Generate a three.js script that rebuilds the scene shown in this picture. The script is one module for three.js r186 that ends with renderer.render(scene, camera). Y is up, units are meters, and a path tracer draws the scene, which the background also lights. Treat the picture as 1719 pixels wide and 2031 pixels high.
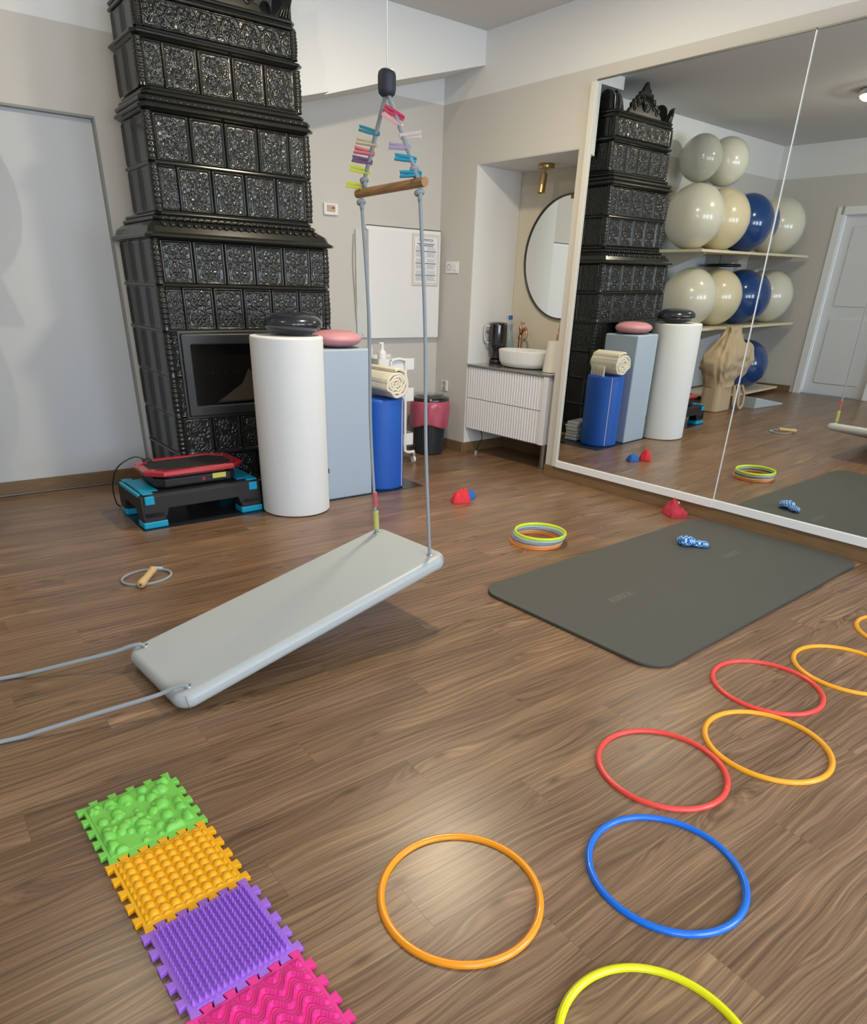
import * as THREE from 'three';
import { RoundedBoxGeometry } from 'three/addons/geometries/RoundedBoxGeometry.js';
import { mergeGeometries, mergeVertices } from 'three/addons/utils/BufferGeometryUtils.js';
import { RectAreaLightUniformsLib } from 'three/addons/lights/RectAreaLightUniformsLib.js';
import { createNoise2D, createNoise3D } from 'simplex-noise';

// ------------------------------------------------------------------ camera, sky, light, exposure
const scene = new THREE.Scene();
const renderer = new THREE.WebGLRenderer({ antialias: true });
renderer.toneMapping = THREE.LinearToneMapping;
renderer.toneMappingExposure = 1.93;
renderer.shadowMap.enabled = true;
RectAreaLightUniformsLib.init();

const W = 1719, H = 2031, FOCAL = 1332.93, PPX = 848.58, PPY = 1259.2;
const camera = new THREE.PerspectiveCamera(2 * Math.atan(H / 2 / FOCAL) * 180 / Math.PI, W / H, 0.05, 60);
camera.rotation.order = 'YXZ';
camera.position.set(0, 1.30, 0);
camera.rotation.set(-0.475266, -0.705015, 0.031413);
camera.setViewOffset(W, H, W / 2 - PPX, H / 2 - PPY, W, H);
scene.add(camera);

scene.background = new THREE.Color().setRGB(0.75, 0.86, 1.0);
const DAY = 4.9, LAMP = 1.3, SPOT = 190;            // strength of the daylight in the windows, of the ceiling lamps
function areaLight(x, y, z, w, h, ry, color, power) {
  const l = new THREE.RectAreaLight(color, power, w, h);
  l.position.set(x, y, z); l.rotation.y = ry; l.name = 'window_daylight'; scene.add(l);
}

// ------------------------------------------------------------------ helpers
let seed = 7;
const rnd = () => { seed = (seed + 0x6d2b79f5) | 0; let t = Math.imul(seed ^ (seed >>> 15), 1 | seed); t = (t + Math.imul(t ^ (t >>> 7), 61 | t)) ^ t; return ((t ^ (t >>> 14)) >>> 0) / 4294967296; };
const rr = (a, b) => a + (b - a) * rnd();
const n2 = createNoise2D(rnd), n3 = createNoise3D(rnd);
const V = (x, y, z) => new THREE.Vector3(x, y, z);
const A = 0.0535, CA = Math.cos(A), SA = Math.sin(A);     // the back wall stands 3 degrees off the square
const B = (x, y, z) => V(x * CA - z * SA, y, x * SA + z * CA);
const names = {};
function numbered(n) { const k = names[n] = (names[n] ?? -1) + 1; return k ? n + '_' + String(k).padStart(3, '0') : n; }
function mat(c, r = 0.6, o = {}) { const m = new THREE.MeshPhysicalMaterial({ color: c, roughness: r, metalness: 0, ...o }); return m; }
const lin = (r, g, b) => new THREE.Color().setRGB(r, g, b);
function thing(name, label, category, group) {
  const o = new THREE.Group(); o.name = numbered(name); o.userData = { label, category }; if (group) o.userData.group = group;
  scene.add(o); return o;
}
function struct(name) { const o = new THREE.Group(); o.name = name; o.userData.kind = 'structure'; scene.add(o); return o; }
function part(parent, name, geo, m, label) {
  if (Array.isArray(geo)) geo = merged(geo);
  const o = new THREE.Mesh(geo, m); o.name = name; o.castShadow = o.receiveShadow = true; if (label) o.userData.label = label;
  parent.add(o); return o;
}
function merged(gs) { return mergeGeometries(gs.map((g) => { const q = g.index ? g.toNonIndexed() : g; for (const k of Object.keys(q.attributes)) if (!['position', 'normal', 'uv'].includes(k)) q.deleteAttribute(k); return q; })); }
function box(w, h, d, x = 0, y = 0, z = 0, r = 0) { const g = r ? new RoundedBoxGeometry(w, h, d, 2, r) : new THREE.BoxGeometry(w, h, d); return g.translate(x, y, z); }
function cyl(r0, r1, h, x = 0, y = 0, z = 0, n = 32) { return new THREE.CylinderGeometry(r0, r1, h, n).translate(x, y, z); }
function lathe(pts, n = 48) { return new THREE.LatheGeometry(pts.map(([r, y]) => new THREE.Vector2(r, y)), n); }
function tube(pts, r, seg = 40, rs = 10, closed = false, tens = 0.5) { return new THREE.TubeGeometry(new THREE.CatmullRomCurve3(pts.map((p) => p.isVector3 ? p : V(...p)), closed, 'catmullrom', tens), seg, r, rs, closed); }
function bar(a, b, r, n = 12) { const d = b.clone().sub(a), g = new THREE.CylinderGeometry(r, r, d.length(), n); g.applyQuaternion(new THREE.Quaternion().setFromUnitVectors(V(0, 1, 0), d.clone().normalize())); const m = a.clone().add(b).multiplyScalar(0.5); return g.translate(m.x, m.y, m.z); }
function shape(pts) { const s = new THREE.Shape(); pts.forEach(([x, y], i) => i ? s.lineTo(x, y) : s.moveTo(x, y)); s.closePath(); return s; }
function extr(s, d, bevel = 0, o = {}) { return new THREE.ExtrudeGeometry(s, { depth: d - 2 * bevel, bevelEnabled: bevel > 0, bevelThickness: bevel, bevelSize: bevel, bevelOffset: -bevel, bevelSegments: 2, curveSegments: 16, ...o }).translate(0, 0, bevel); }
function rrect(w, h, r) { const s = new THREE.Shape(), x = -w / 2, y = -h / 2; s.moveTo(x + r, y); s.lineTo(x + w - r, y); s.absarc(x + w - r, y + r, r, -Math.PI / 2, 0); s.lineTo(x + w, y + h - r); s.absarc(x + w - r, y + h - r, r, 0, Math.PI / 2); s.lineTo(x + r, y + h); s.absarc(x + r, y + h - r, r, Math.PI / 2, Math.PI); s.lineTo(x, y + r); s.absarc(x + r, y + r, r, Math.PI, 1.5 * Math.PI); return s; }
function placeB(o, x, y, z, turn = 0) { o.position.copy(B(x, y, z)); o.rotation.y = -A + turn; return o; }
function tex(w, h, f, srgb = true) {           // f(u, v) -> [r, g, b] in 0..1
  const d = new Uint8Array(w * h * 4);
  for (let j = 0; j < h; j++) for (let i = 0; i < w; i++) { const c = f((i + .5) / w, (j + .5) / h), k = (j * w + i) * 4; d[k] = Math.min(255, Math.max(0, c[0] * 255)); d[k + 1] = Math.min(255, Math.max(0, c[1] * 255)); d[k + 2] = Math.min(255, Math.max(0, c[2] * 255)); d[k + 3] = 255; }
  const t = new THREE.DataTexture(d, w, h); t.wrapS = t.wrapT = THREE.RepeatWrapping; t.magFilter = THREE.LinearFilter; t.minFilter = THREE.LinearFilter; if (srgb) t.colorSpace = THREE.SRGBColorSpace; t.needsUpdate = true; return t;
}
function canvasTex(w, h, draw) { const c = document.createElement('canvas'); c.width = w; c.height = h; draw(c.getContext('2d')); const t = new THREE.CanvasTexture(c); t.colorSpace = THREE.SRGBColorSpace; return t; }
const sm = (a, b, x) => { const t = Math.min(1, Math.max(0, (x - a) / (b - a))); return t * t * (3 - 2 * t); };
function smooth(g) { const q = g.clone(); for (const k of Object.keys(q.attributes)) if (k !== 'position') q.deleteAttribute(k); const m = mergeVertices(q, 1e-5); m.computeVertexNormals(); return m; }

// ------------------------------------------------------------------ materials
const M = {
  white: mat(lin(.74, .745, .735), .85), grey: mat(lin(.575, .555, .515), .85), ceil: mat(lin(.64, .64, .63), .9),
  trim: mat(lin(.30, .305, .29), .8), panel: mat(lin(.57, .585, .595), .8), frameWhite: mat(lin(.80, .81, .82), .45),
  mirror: new THREE.MeshPhysicalMaterial({ color: lin(.84, .87, .855), roughness: 0.0, metalness: 1 }),
  rope: mat(lin(.30, .33, .35), .8), metal: mat(lin(.6, .6, .6), .3, { metalness: 1 }), brass: mat(lin(.55, .38, .16), .3, { metalness: 1 }), copper: mat(lin(.60, .32, .18), .35, { metalness: 1 }),
  black: mat(lin(.012, .013, .015), .45), blackGloss: mat(lin(.01, .011, .014), .12, { clearcoat: 1, clearcoatRoughness: .05 }),
  plasticWhite: mat(lin(.78, .79, .79), .4), doorWhite: mat(lin(.7, .72, .74), .45),
};
M.glaze = mat(lin(.016, .0165, .014), .18, { ior: 1.5, specularIntensity: .95 });
// wood of the floor: long grain, soft rings, a few knots; 3.6 m x 0.9 m
const knots = Array.from({ length: 26 }, () => [rnd(), rnd(), rr(.6, 1.3)]);
const woodTex = tex(2048, 1024, (u, v) => {
  const x = u * 3.6, y = v * .9, cu = Math.cos(u * 6.2832), su = Math.sin(u * 6.2832);
  let warp = .016 * n3(cu * 1.0, su * 1.0, y * 4) + .005 * n3(cu * 2.4, su * 2.4, y * 12 + 5), k = 0;
  for (const [a, b, s] of knots) { let dx = x - a * 3.6; if (dx > 1.8) dx -= 3.6; if (dx < -1.8) dx += 3.6; const dy = y - b * .9; warp += Math.exp(-(dx * dx) / (.020 * s) - (dy * dy) / (.0010 * s)) * .026; k = Math.max(k, Math.exp(-(dx * dx) / (.0008 * s) - (dy * dy) / (.00008 * s))); }
  const ring = .5 + .5 * Math.sin((y + warp) * 620), ring2 = .5 + .5 * Math.sin((y + warp) * 240 + 2);
  const fine = n2(x * 2.6, y * 460) * .5 + n2(x * 6 + 9, y * 900) * .5, mid = n3(cu * .9, su * .9, (y + warp) * 85), mid2 = n3(cu * 1.5 + 3, su * 1.5, (y + warp * .6) * 190), big = n3(cu * .9 + 4, su * .9, y * 6);
  let t = .5 + .09 * (ring - .5) + .16 * (ring2 - .5) + .20 * fine + .16 * mid + .15 * mid2 + .15 * big;
  t = Math.min(1.1, Math.max(-.05, .5 + (t - .5) * 1.1)) * (1 - .8 * k);
  const r = .33 + .33 * t, g = .245 + .285 * t, b = .18 + .235 * t; return [r, g, b];
});
const woodMats = [1.0, .93, 1.06, .98].map((k, i) => { const m = new THREE.MeshPhysicalMaterial({ map: woodTex, color: lin(1.0 * k, (.96 + .012 * i) * k, (.94 - .01 * i) * k), roughness: .31, specularIntensity: 1 }); return m; });
const baseMat = mat(lin(.30, .19, .095), .5, { map: tex(512, 64, (u, v) => { const t = .82 + .12 * n2(u * 14, v * 40) + .05 * n2(u * 60, v * 90); return [t, t * .98, t * .94]; }) });
function uvBox(g, su, sv, ou, ov) {    // uv in metres from x and z
  const p = g.attributes.position, uv = g.attributes.uv; for (let i = 0; i < p.count; i++) uv.setXY(i, (p.getX(i) + p.getY(i)) * su + ou, (p.getZ(i) + p.getY(i)) * sv + ov); return g;
}

// ================================================================== THE ROOM
const XR = 4.19, ZB = -5.15, XL = -2.25, YC = 2.92, YP = 2.56, ZF = 2.3;    // right wall (world x), back wall and left wall (in its own frame), ceiling, paint line, front wall
{ // floor: every plank a piece, laid along the back wall
  const f = struct('floor'); placeB(f, 0, 0, 0);
  part(f, 'screed', box(7.4, .2, 8.2, 1.0, -.112, -1.55), mat(lin(.1, .09, .08), .9));
  const pw = .135, pl = 1.285, geos = {}, far = [];
  let row = 0;
  for (let z = ZB + .005; z < 2.6; z += pw, row++) {
    const off = ((row * .41) % 1) * pl;
    for (let x = -2.27 - off; x < 4.5; x += pl) {
      const x0 = Math.max(x, -2.24), x1 = Math.min(x + pl, (XR + .02 + (z + pw / 2) * SA) / CA + (z > -4.86 && z < -3.7 ? .5 : 0)); if (x1 - x0 < .03) continue;
      const g = box(x1 - x0 - .0004, .012, pw - .0004, (x0 + x1) / 2, -.006, z + pw / 2); uvBox(g, 1 / 3.6, 1 / .9, rnd(), rnd());
      const inView = z < .25 && (x1 > -.2 + Math.min(0, 0) || z < -3.2) && !(z > -2.6 && x1 < .05);
      if (inView) part(f, 'plank', g, woodMats[Math.floor(rnd() * 4)]); else far.push(g);
    }
  }
  const o = part(f, 'plank_field', far, woodMats[0]); o.userData.kind = 'stuff';
}
function wallSheet(parent, name, s, d, m) { return part(parent, name, extr(s, d), m); }
{ // back wall with the shallow recess at its left
  const w = struct('wall_back'); placeB(w, 0, 0, ZB);
  const lower = shape([[-2.5, 0], [-1.6, 0], [-1.6, 2.15], [1.33, 2.15], [1.33, 0], [4.3, 0], [4.3, YP], [-2.5, YP]]);
  wallSheet(w, 'lower_paint', lower, .06, M.grey).position.z = -.06;
  wallSheet(w, 'upper_paint', shape([[-2.5, YP], [4.3, YP], [4.3, YC + .1], [-2.5, YC + .1]]), .06, M.white).position.z = -.06;
  part(w, 'masonry', box(6.8, 3.1, .12, .9, 1.5, -.121), M.white);
  part(w, 'recess_panel', box(2.93, 2.15, .012, -.135, 1.075, -.052), M.panel, 'smooth white panel closing the recess');
  part(w, 'recess_edge', [box(2.93, .012, .058, -.135, 2.145, -.029), box(.012, 2.14, .058, 1.325, 1.07, -.029)], M.trim);
  part(w, 'baseboard', [box(2.9, .085, .016, -.15, .0425, -.038, .003)], baseMat);
}
{ // raking header over the washing corner
  const w = struct('header_beam'); placeB(w, 0, 0, -4.71);
  const s = shape([[3.97, YC + .02], [3.97, 2.738], [2.425, 2.332], [2.425, 2.83], [2.1, 2.83], [2.1, YC + .02]]);
  wallSheet(w, 'header_face', s, .44, M.white).position.z = -.44;
  part(w, 'loose_paper_strip', extr(shape([[3.13, 2.519], [2.66, 2.393], [2.63, 2.374], [2.9, 2.452]]), .002), M.white).position.z = .002;
}
{ // ceiling
  const c = struct('ceiling'); part(c, 'ceiling_slab', box(9, .15, 9.4, 1.0, YC + .075, -1.6), M.ceil);
}
const NZ0 = -4.52, NZ1 = -3.545, NX = 4.682, NY = 2.15;   // washing niche in the right wall
{
  const w = struct('wall_right'); w.position.set(XR, 0, 0);
  const T = .6, sh = (pts) => { const g = extr(shape(pts), T); g.rotateY(-Math.PI / 2); g.translate(T, 0, 0); return g; };   // shape x -> z, thickness to +x
  const z0 = -5.6, z1 = ZF + .2;
  part(w, 'lower_paint', sh([[z0, 0], [NZ0, 0], [NZ0, NY], [NZ1, NY], [NZ1, 0], [z1, 0], [z1, YP], [z0, YP]]), M.grey);
  part(w, 'upper_paint', sh([[z0, YP], [z1, YP], [z1, YC + .1], [z0, YC + .1]]), M.white);
  part(w, 'niche_back', box(.06, NY + .1, 1.2, NX - XR + .03, NY / 2, (NZ0 + NZ1) / 2), mat(lin(.64, .585, .49), .85), 'beige rear wall of the niche');
  part(w, 'niche_lining', [box(.485, NY, .004, .246, NY / 2, NZ0 + .002), box(.485, .004, .97, .246, NY - .002, (NZ0 + NZ1) / 2)], M.white);
  part(w, 'baseboard', [box(.016, .085, 5.9, -.008, .0425, NZ1 + 2.95, .003), box(.016, .085, .42, -.008, .0425, NZ0 - .21, .003), box(.485, .085, .016, .24, .0425, NZ0 + .01, .003), box(.016, .085, .95, .482, .0425, (NZ0 + NZ1) / 2, .003)], baseMat);
}
{ // left wall with the door that the mirror shows
  const w = struct('wall_left'); placeB(w, XL, 0, 0);
  const T = .2, sh = (pts) => { const g = extr(shape(pts), T); g.rotateY(-Math.PI / 2); return g; };
  const a = -4.33, b = -3.43, h = 2.14, z0 = -5.4, z1 = ZF + .3;
  part(w, 'lower_paint', sh([[z0, 0], [a, 0], [a, h], [b, h], [b, 0], [z1, 0], [z1, YP], [z0, YP]]), M.grey);
  part(w, 'upper_paint', sh([[z0, YP], [z1, YP], [z1, YC + .1], [z0, YC + .1]]), M.white);
  part(w, 'baseboard', [box(.016, .085, .72, .008, .0425, -4.78, .003), box(.016, .085, 5.4, .008, .0425, -.65, .003)], baseMat);
  const d = struct('door_1'); placeB(d, XL, 0, 0);
  part(d, 'door_frame', [box(.09, h + .08, .09, -.03, (h + .08) / 2, a + .0, .004), box(.09, h + .08, .09, -.03, (h + .08) / 2, b, .004), box(.09, .09, b - a, -.03, h + .035, (a + b) / 2, .004)], M.frameWhite);
  part(d, 'door_leaf', [box(.045, h - .01, b - a - .09, -.10, h / 2, (a + b) / 2, .004)], M.doorWhite);
  for (const [y0, hh] of [[.55, .8], [1.55, .9]]) part(d, 'door_panel', [box(.02, hh, .56, -.072, y0, (a + b) / 2, .006)], M.doorWhite);
  part(d, 'door_handle', [box(.008, .2, .04, -.072, 1.02, b - .13, .003), bar(V(-.07, 1.06, b - .13), V(-.02, 1.06, b - .13), .009), bar(V(-.02, 1.06, b - .13), V(-.02, 1.06, b - .26), .009)], M.metal);
}
{ // front wall with the windows, behind the photographer
  const w = struct('wall_front'); w.position.set(0, 0, ZF);
  const wins = [[-1.3, .1], [.7, 2.1], [2.5, 3.9]], y0 = .85, y1 = 2.45, pts = [[-3, 0], [4.8, 0], [4.8, YC + .1], [-3, YC + .1]];
  const s = shape(pts); for (const [a, b] of wins) s.holes.push(new THREE.Path([new THREE.Vector2(a, y0), new THREE.Vector2(a, y1), new THREE.Vector2(b, y1), new THREE.Vector2(b, y0)]));
  part(w, 'plaster', extr(s, .25), M.white);
  wins.forEach(([a, b], i) => {
    const o = struct('window_' + (i + 1)); o.position.set(0, 0, ZF + .12);
    const cx = (a + b) / 2, ww = b - a, hh = y1 - y0, cy = (y0 + y1) / 2;
    part(o, 'window_frame', [box(ww, .07, .07, cx, y0 + .035, 0, .004), box(ww, .07, .07, cx, y1 - .035, 0, .004), box(.07, hh, .07, a + .035, cy, 0, .004), box(.07, hh, .07, b - .035, cy, 0, .004), box(.09, hh, .07, cx, cy, 0, .004)], M.frameWhite);
    for (const k of [-1, 1]) part(o, 'pane', box(ww / 2 - .1, hh - .12, .006, cx + k * ww / 4, cy, 0), mat(lin(1, 1, 1), 0, { transmission: 1, ior: 1.45 }));
    part(o, 'window_sill', box(ww + .1, .03, .2, cx, y0 - .015, -.16, .005), M.frameWhite);
    areaLight(cx, cy, ZF - .02, ww - .1, hh - .1, 0, lin(.83, .93, 1.05), DAY);
  });
}
// ------------------------------------------------------------------ mirrors on the right wall
const LEAN = .0115;
function mirrorPanel(zs, ze, label, left, yaw) {
  const z0 = 0, z1 = ze - zs;
  const t = thing('mirror_panel', label, 'mirror', 'frameless wall mirrors'); t.position.set(XR - .0125 + (yaw ? .006 : 0), .09, zs); t.rotation.set(0, yaw, LEAN);
  const y0 = .045, y1 = 2.385;
  part(t, 'mirror_glass', box(.006, y1 - y0, z1 - z0 - .004, -.003, (y0 + y1) / 2, (z0 + z1) / 2), M.mirror);
  const trimM = mat(lin(.62, .60, .55), .5), fr = [box(.022, .048, z1 - z0, -.008, .022, (z0 + z1) / 2)]; if (left) part(t, 'side_trim', box(.022, y1, .036, -.008, y1 / 2, z0 - .018), trimM);
  part(t, 'mirror_trim', fr, M.frameWhite);
  part(t, 'top_channel', box(.014, .008, z1 - z0, -.004, y1 + .004, (z0 + z1) / 2), mat(lin(.12, .12, .11), .4));
  part(t, 'edge', [box(.0065, y1 - y0, .0026, -.0032, (y0 + y1) / 2, z1 - .0013)], mat(lin(.85, .86, .85), .35));
  return t;
}
mirrorPanel(-3.415, -2.095, 'tall wall mirror beside the niche, with white side trim and the stove reflected', true, 0);
mirrorPanel(-2.095, -.775, 'tall wall mirror panel right of the bright vertical joint, above the grey mat', false, -.005);

// ------------------------------------------------------------------ ceiling lamps
function ceilingLamp(x, z, label) {
  const t = thing('ceiling_lamp', label, 'lamp', 'round ceiling lamps'); t.position.set(x, YC, z);
  part(t, 'rim', lathe([[.0, 0], [.16, 0], [.165, -.012], [.16, -.045], [.15, -.05], [.148, -.03], [0, -.03]]), M.metal);
  part(t, 'lamp_shade', lathe([[.148, -.035], [.145, -.06], [.125, -.075], [.07, -.088], [0, -.092]]), mat(lin(.9, .88, .8), .5, { emissive: lin(1, .9, .68), emissiveIntensity: 5 }));
  const l = new THREE.PointLight(lin(1, .88, .68), LAMP, 0, 2); l.position.set(x, YC - .062, z); l.shadow.radius = 1; l.castShadow = true; l.name = 'lamp_light'; scene.add(l);
}
ceilingLamp(.40, -3.33, 'round white glass ceiling lamp whose lit edge shows at the right end of the mirror');
{
  const t = thing('flush_ceiling_lamp', 'flat round ceiling light above the swing board, seen only as glare on the floor', 'lamp'); t.position.set(2.72, YC, -2.92); t.userData.kind = 'thing';
  part(t, 'rim', lathe([[0, 0], [.137, 0], [.139, -.006], [.132, -.011], [.125, -.008], [0, -.007]]), M.metal);
  part(t, 'lamp_diffuser', lathe([[.124, -.0075], [.12, -.0105], [0, -.0115]]), mat(lin(.9, .88, .8), .5, { emissive: lin(1, .93, .76), emissiveIntensity: 5 }));
  const l = new THREE.RectAreaLight(lin(1, .86, .61), SPOT, .21, .21); l.position.set(2.72, YC - .016, -2.92); l.rotation.x = -Math.PI / 2; l.name = 'lamp_light'; scene.add(l);
}

// ================================================================== THE TILED STOVE
{
  const st = thing('tile_stove', 'tall black glazed tile stove with ornate relief tiles, cornices and a glass fire door', 'stove'); placeB(st, 1.915, 0, 0);
  // relief of one tile: raised frame, sunk field with two flowers, arcs and leaves; x and y run from -1 to 1
  const petal = (x, y, cx, cy, R, n) => { const dx = x - cx, dy = (y - cy), r = Math.hypot(dx, dy) / R, a = Math.atan2(dy, dx); if (r > 1.5) return 0;
    const p = (.55 + .45 * Math.cos(a * n)) * sm(1.02, .75, r) * sm(.16, .34, r), core = sm(.24, .12, r), ring = Math.exp(-Math.pow((r - 1.22) / .10, 2)) * (.5 + .5 * Math.sin(a * 2 + 1) > .22 ? 1 : .15); return Math.max(p * .8, core, ring * .85); };
  const relief = (kind, asp) => (x, y) => {
    const frame = kind === 'frieze' ? Math.max(sm(.965, .985, Math.abs(x)), sm(.84, .92, Math.abs(y))) : Math.max(sm(.80, .86, Math.abs(x)) * (1 - .25 * Math.exp(-Math.pow((Math.abs(x) - .92) / .02, 2))), sm(.86, .92, Math.abs(y))), inner = kind === 'frieze' ? 0 : .45 * Math.exp(-Math.pow((Math.max(Math.abs(x) / .745, Math.abs(y) / .81) - 1) / .03, 2));
    if (kind === 'plain') return .013 * Math.max(frame, .25 * inner);
    const ax = Math.abs(x), X = x, Y = y * asp;
    let f = 0;
    if (kind === 'flower') { f = Math.max(petal(X, Y, 0, .43 * asp, .40, 9), petal(X, Y, 0, -.43 * asp, .42, 8)); }
    else if (kind === 'half') { f = Math.max(petal(X, Y, 0, .5 * asp, .55, 7), petal(X, Y, 0, -.5 * asp, .55, 6), petal(X, Y, 0, 0, .4, 5)); }
    else if (kind === 'frieze') { const q = ((x * 7 + 70) % 2) - 1; f = Math.max(petal(q * .9, y * .8, 0, 0, .6, 7), .5 * Math.exp(-Math.pow((y - .62 * Math.sin(x * 22)) / .16, 2))); }
    const leaf = .5 + .5 * Math.sin(9 * ax + 5 * Math.sin(6 * y + 1.3)) * Math.sin(10 * y + 3 * Math.sin(7 * ax)), spot = .5 + .5 * n2(ax * 6 + 3, y * 6 * asp + (kind === 'half' ? 7 : 0)) * (kind === 'frieze' ? n2(x * 26, y * 3) + .5 : 1);
    const field = Math.max(f, .42 * sm(.5, .9, leaf) * (f < .2 ? 1 : .2), .25 * sm(.6, .9, spot));
    return .0095 * Math.max(frame, inner, field * .86 * (1 - frame));
  };
  const grids = {};
  function tileGeo(kind, w, h) {
    const key = kind + w.toFixed(3) + h.toFixed(3); if (grids[key]) return grids[key];
    const plain = kind === 'plain', nx = plain ? 14 : Math.max(14, Math.round(w / .0042)), ny = plain ? 14 : Math.max(16, Math.round(h / .0042)), g = new THREE.PlaneGeometry(w - .003, h - .003, nx, ny), p = g.attributes.position, fn = relief(kind, h / w);
    for (let i = 0; i < p.count; i++) { const x = p.getX(i) / (w / 2), y = p.getY(i) / (h / 2), e = Math.max(Math.abs(x), Math.abs(y)); p.setZ(i, fn(x, y) - (Math.abs(p.getX(i)) > w / 2 - .003 || Math.abs(p.getY(i)) > h / 2 - .003 ? .010 : 0)); }
    g.computeVertexNormals(); return grids[key] = g;
  }
  const tile = (kind, w, h, x, y, z, ry = 0) => { const m = part(st, 'tile', tileGeo(kind, w, h), M.glaze); m.position.set(x, y, z); m.rotation.y = ry; return m; };
  // moulding that runs round left side, front and right side: profile of [out, y] points
  function moulding(name, hw, zf, zb, pts) {
    const pos = [], idx = [], n = pts.length; let base = 0;
    for (let i = 0; i < n - 1; i++) { const [o0, y0] = pts[i], [o1, y1] = pts[i + 1];
      const ring = (o, y) => [[-hw - o, y, zb], [-hw - o, y, zf + o - .03], [-hw - o + .03, y, zf + o], [hw + o - .03, y, zf + o], [hw + o, y, zf + o - .03], [hw + o, y, zb]];
      const a = ring(o0, y0), b = ring(o1, y1); for (let k = 0; k < 5; k++) { pos.push(...a[k], ...a[k + 1], ...b[k], ...b[k + 1]); idx.push(base, base + 1, base + 2, base + 1, base + 3, base + 2); base += 4; } }
    const g = new THREE.BufferGeometry(); g.setAttribute('position', new THREE.Float32BufferAttribute(pos, 3)); g.setAttribute('uv', new THREE.Float32BufferAttribute(new Float32Array(pos.length / 3 * 2), 2)); g.setIndex(idx); g.computeVertexNormals();
    return part(st, name, g, M.glaze);
  }
  const round = (o, y, r, n = 6) => Array.from({ length: n + 1 }, (_, i) => [o + r * Math.sin(Math.PI * i / n), y - r * Math.cos(Math.PI * i / n)]);
  // beaded corner strip
  function cornerStrip(x, z, y0, y1) {
    const pts = [], n = 40, h = y1 - y0; for (let i = 0; i <= n; i++) { const t = i / n, e = Math.min(t, 1 - t) * 2; let r = .019 + .006 * Math.sin(t * Math.PI) + .005 * Math.abs(Math.sin(t * 26)); if (e < .1) r = .026; pts.push([r, y0 + h * t]); }
    const m = part(st, 'corner_column', lathe(pts, 12), M.glaze); m.position.set(x, 0, z);
  }
  const rows = [   // y0, y1, half width, front z, back z, tiles across, offset row
    [.10, .29, .555, -4.462, -5.145, 5, 1, 'flower'], [.295, .53, .555, -4.462, -5.145, 5, 0, 'flower'],
    [.53, .77, .555, -4.462, -5.145, 0, 1, 'flower'], [.77, 1.025, .555, -4.462, -5.145, 0, 0, 'flower'],
    [1.035, 1.27, .555, -4.462, -5.145, 5, 1, 'flower'], [1.285, 1.51, .555, -4.462, -5.145, 5, 0, 'flower'],
    [1.655, 1.875, .485, -4.525, -4.99, 4, 1, 'flower'], [1.89, 2.11, .485, -4.525, -4.99, 4, 0, 'flower'],
    [2.225, 2.43, .47, -4.575, -4.99, 4, 1, 'flower'], [2.475, 2.605, .455, -4.57, -4.99, 1, 2, 'frieze']];
  // core
  part(st, 'core', [box(1.09, 1.55, .62, 0, .775, -4.825), box(.95, .62, .43, 0, 1.85, -4.76), box(.90, .56, .39, 0, 2.37, -4.78)], mat(lin(.012, .012, .011), .4));
  rows.forEach(([y0, y1, hw, zf, zb, n, off, kind], ri) => {
    const yc = (y0 + y1) / 2, h = y1 - y0, inner = hw * 2 - .06;
    if (n > 1) { const w = inner / (n + .5); let x = -inner / 2; const list = []; if (off) { list.push(.5); } for (let i = 0; i < n; i++) list.push(1); if (!off) list.push(.5);
      for (const k of list) { tile(k < 1 ? 'half' : kind, w * k, h, x + w * k / 2, yc, zf); x += w * k; } }
    else if (n === 1) tile('frieze', inner, h, 0, yc, zf);
    else { for (const s of [-1, 1]) tile('half', .115, h, s * (inner / 2 - .057), yc, zf); }
    const nd = zb < -5.1 ? 3 : 2, w = (zf - .03 - zb) / nd; for (let i = 0; i < nd; i++) for (const s of [-1, 1]) tile(s > 0 && ri > 1 && ri !== 9 ? 'half' : 'plain', w, h, s * (hw - .004), yc, zf - .03 - w * (i + .5), s * Math.PI / 2);
    for (const s of [-1, 1]) cornerStrip(s * (hw - .012), zf - .010, y0, y1);
  });
  moulding('plinth', .56, -4.455, -5.145, [[.012, 0], [.012, .075], [.004, .085], ...round(0, .092, .008), [-.02, .10]]);
  for (const [y, hw, zf, zb] of [[.2925, .555, -4.462, -5.14], [1.03, .555, -4.462, -5.14], [1.2775, .555, -4.462, -5.14], [1.8825, .485, -4.525, -4.99]]) moulding('band', hw, zf, zb, [[-.02, y - .012], ...round(.002, y, .011), [-.02, y + .012]]);
  moulding('lower_cornice', .555, -4.462, -5.145, [[-.01, 1.505], [.012, 1.512], [.02, 1.517], ...round(.035, 1.526, .010), [.03, 1.54], [.022, 1.545], [.008, 1.575], [-.03, 1.60], [-.04, 1.605], ...round(-.05, 1.618, .012), [-.06, 1.632], ...round(-.066, 1.642, .009), [-.09, 1.655]]);
  moulding('middle_cornice', .485, -4.525, -4.99, [[-.01, 2.108], [.006, 2.114], [.02, 2.122], ...round(.026, 2.132, .009), [.022, 2.148], ...round(.010, 2.165, .014), [.0, 2.183], ...round(-.012, 2.196, .010), [-.02, 2.21], ...round(-.03, 2.218, .008), [-.05, 2.226]]);
  moulding('upper_cornice', .47, -4.572, -4.99, [[-.015, 2.428], [.0, 2.434], [.012, 2.442], ...round(.016, 2.453, .009), [.0, 2.468], [-.03, 2.476]]);
  moulding('crown_moulding', .455, -4.568, -4.99, [[-.012, 2.603], [.0, 2.606], ...round(.006, 2.616, .009), [.004, 2.632], ...round(.0, 2.645, .010), [-.02, 2.658], [-.3, 2.66]]);
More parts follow.
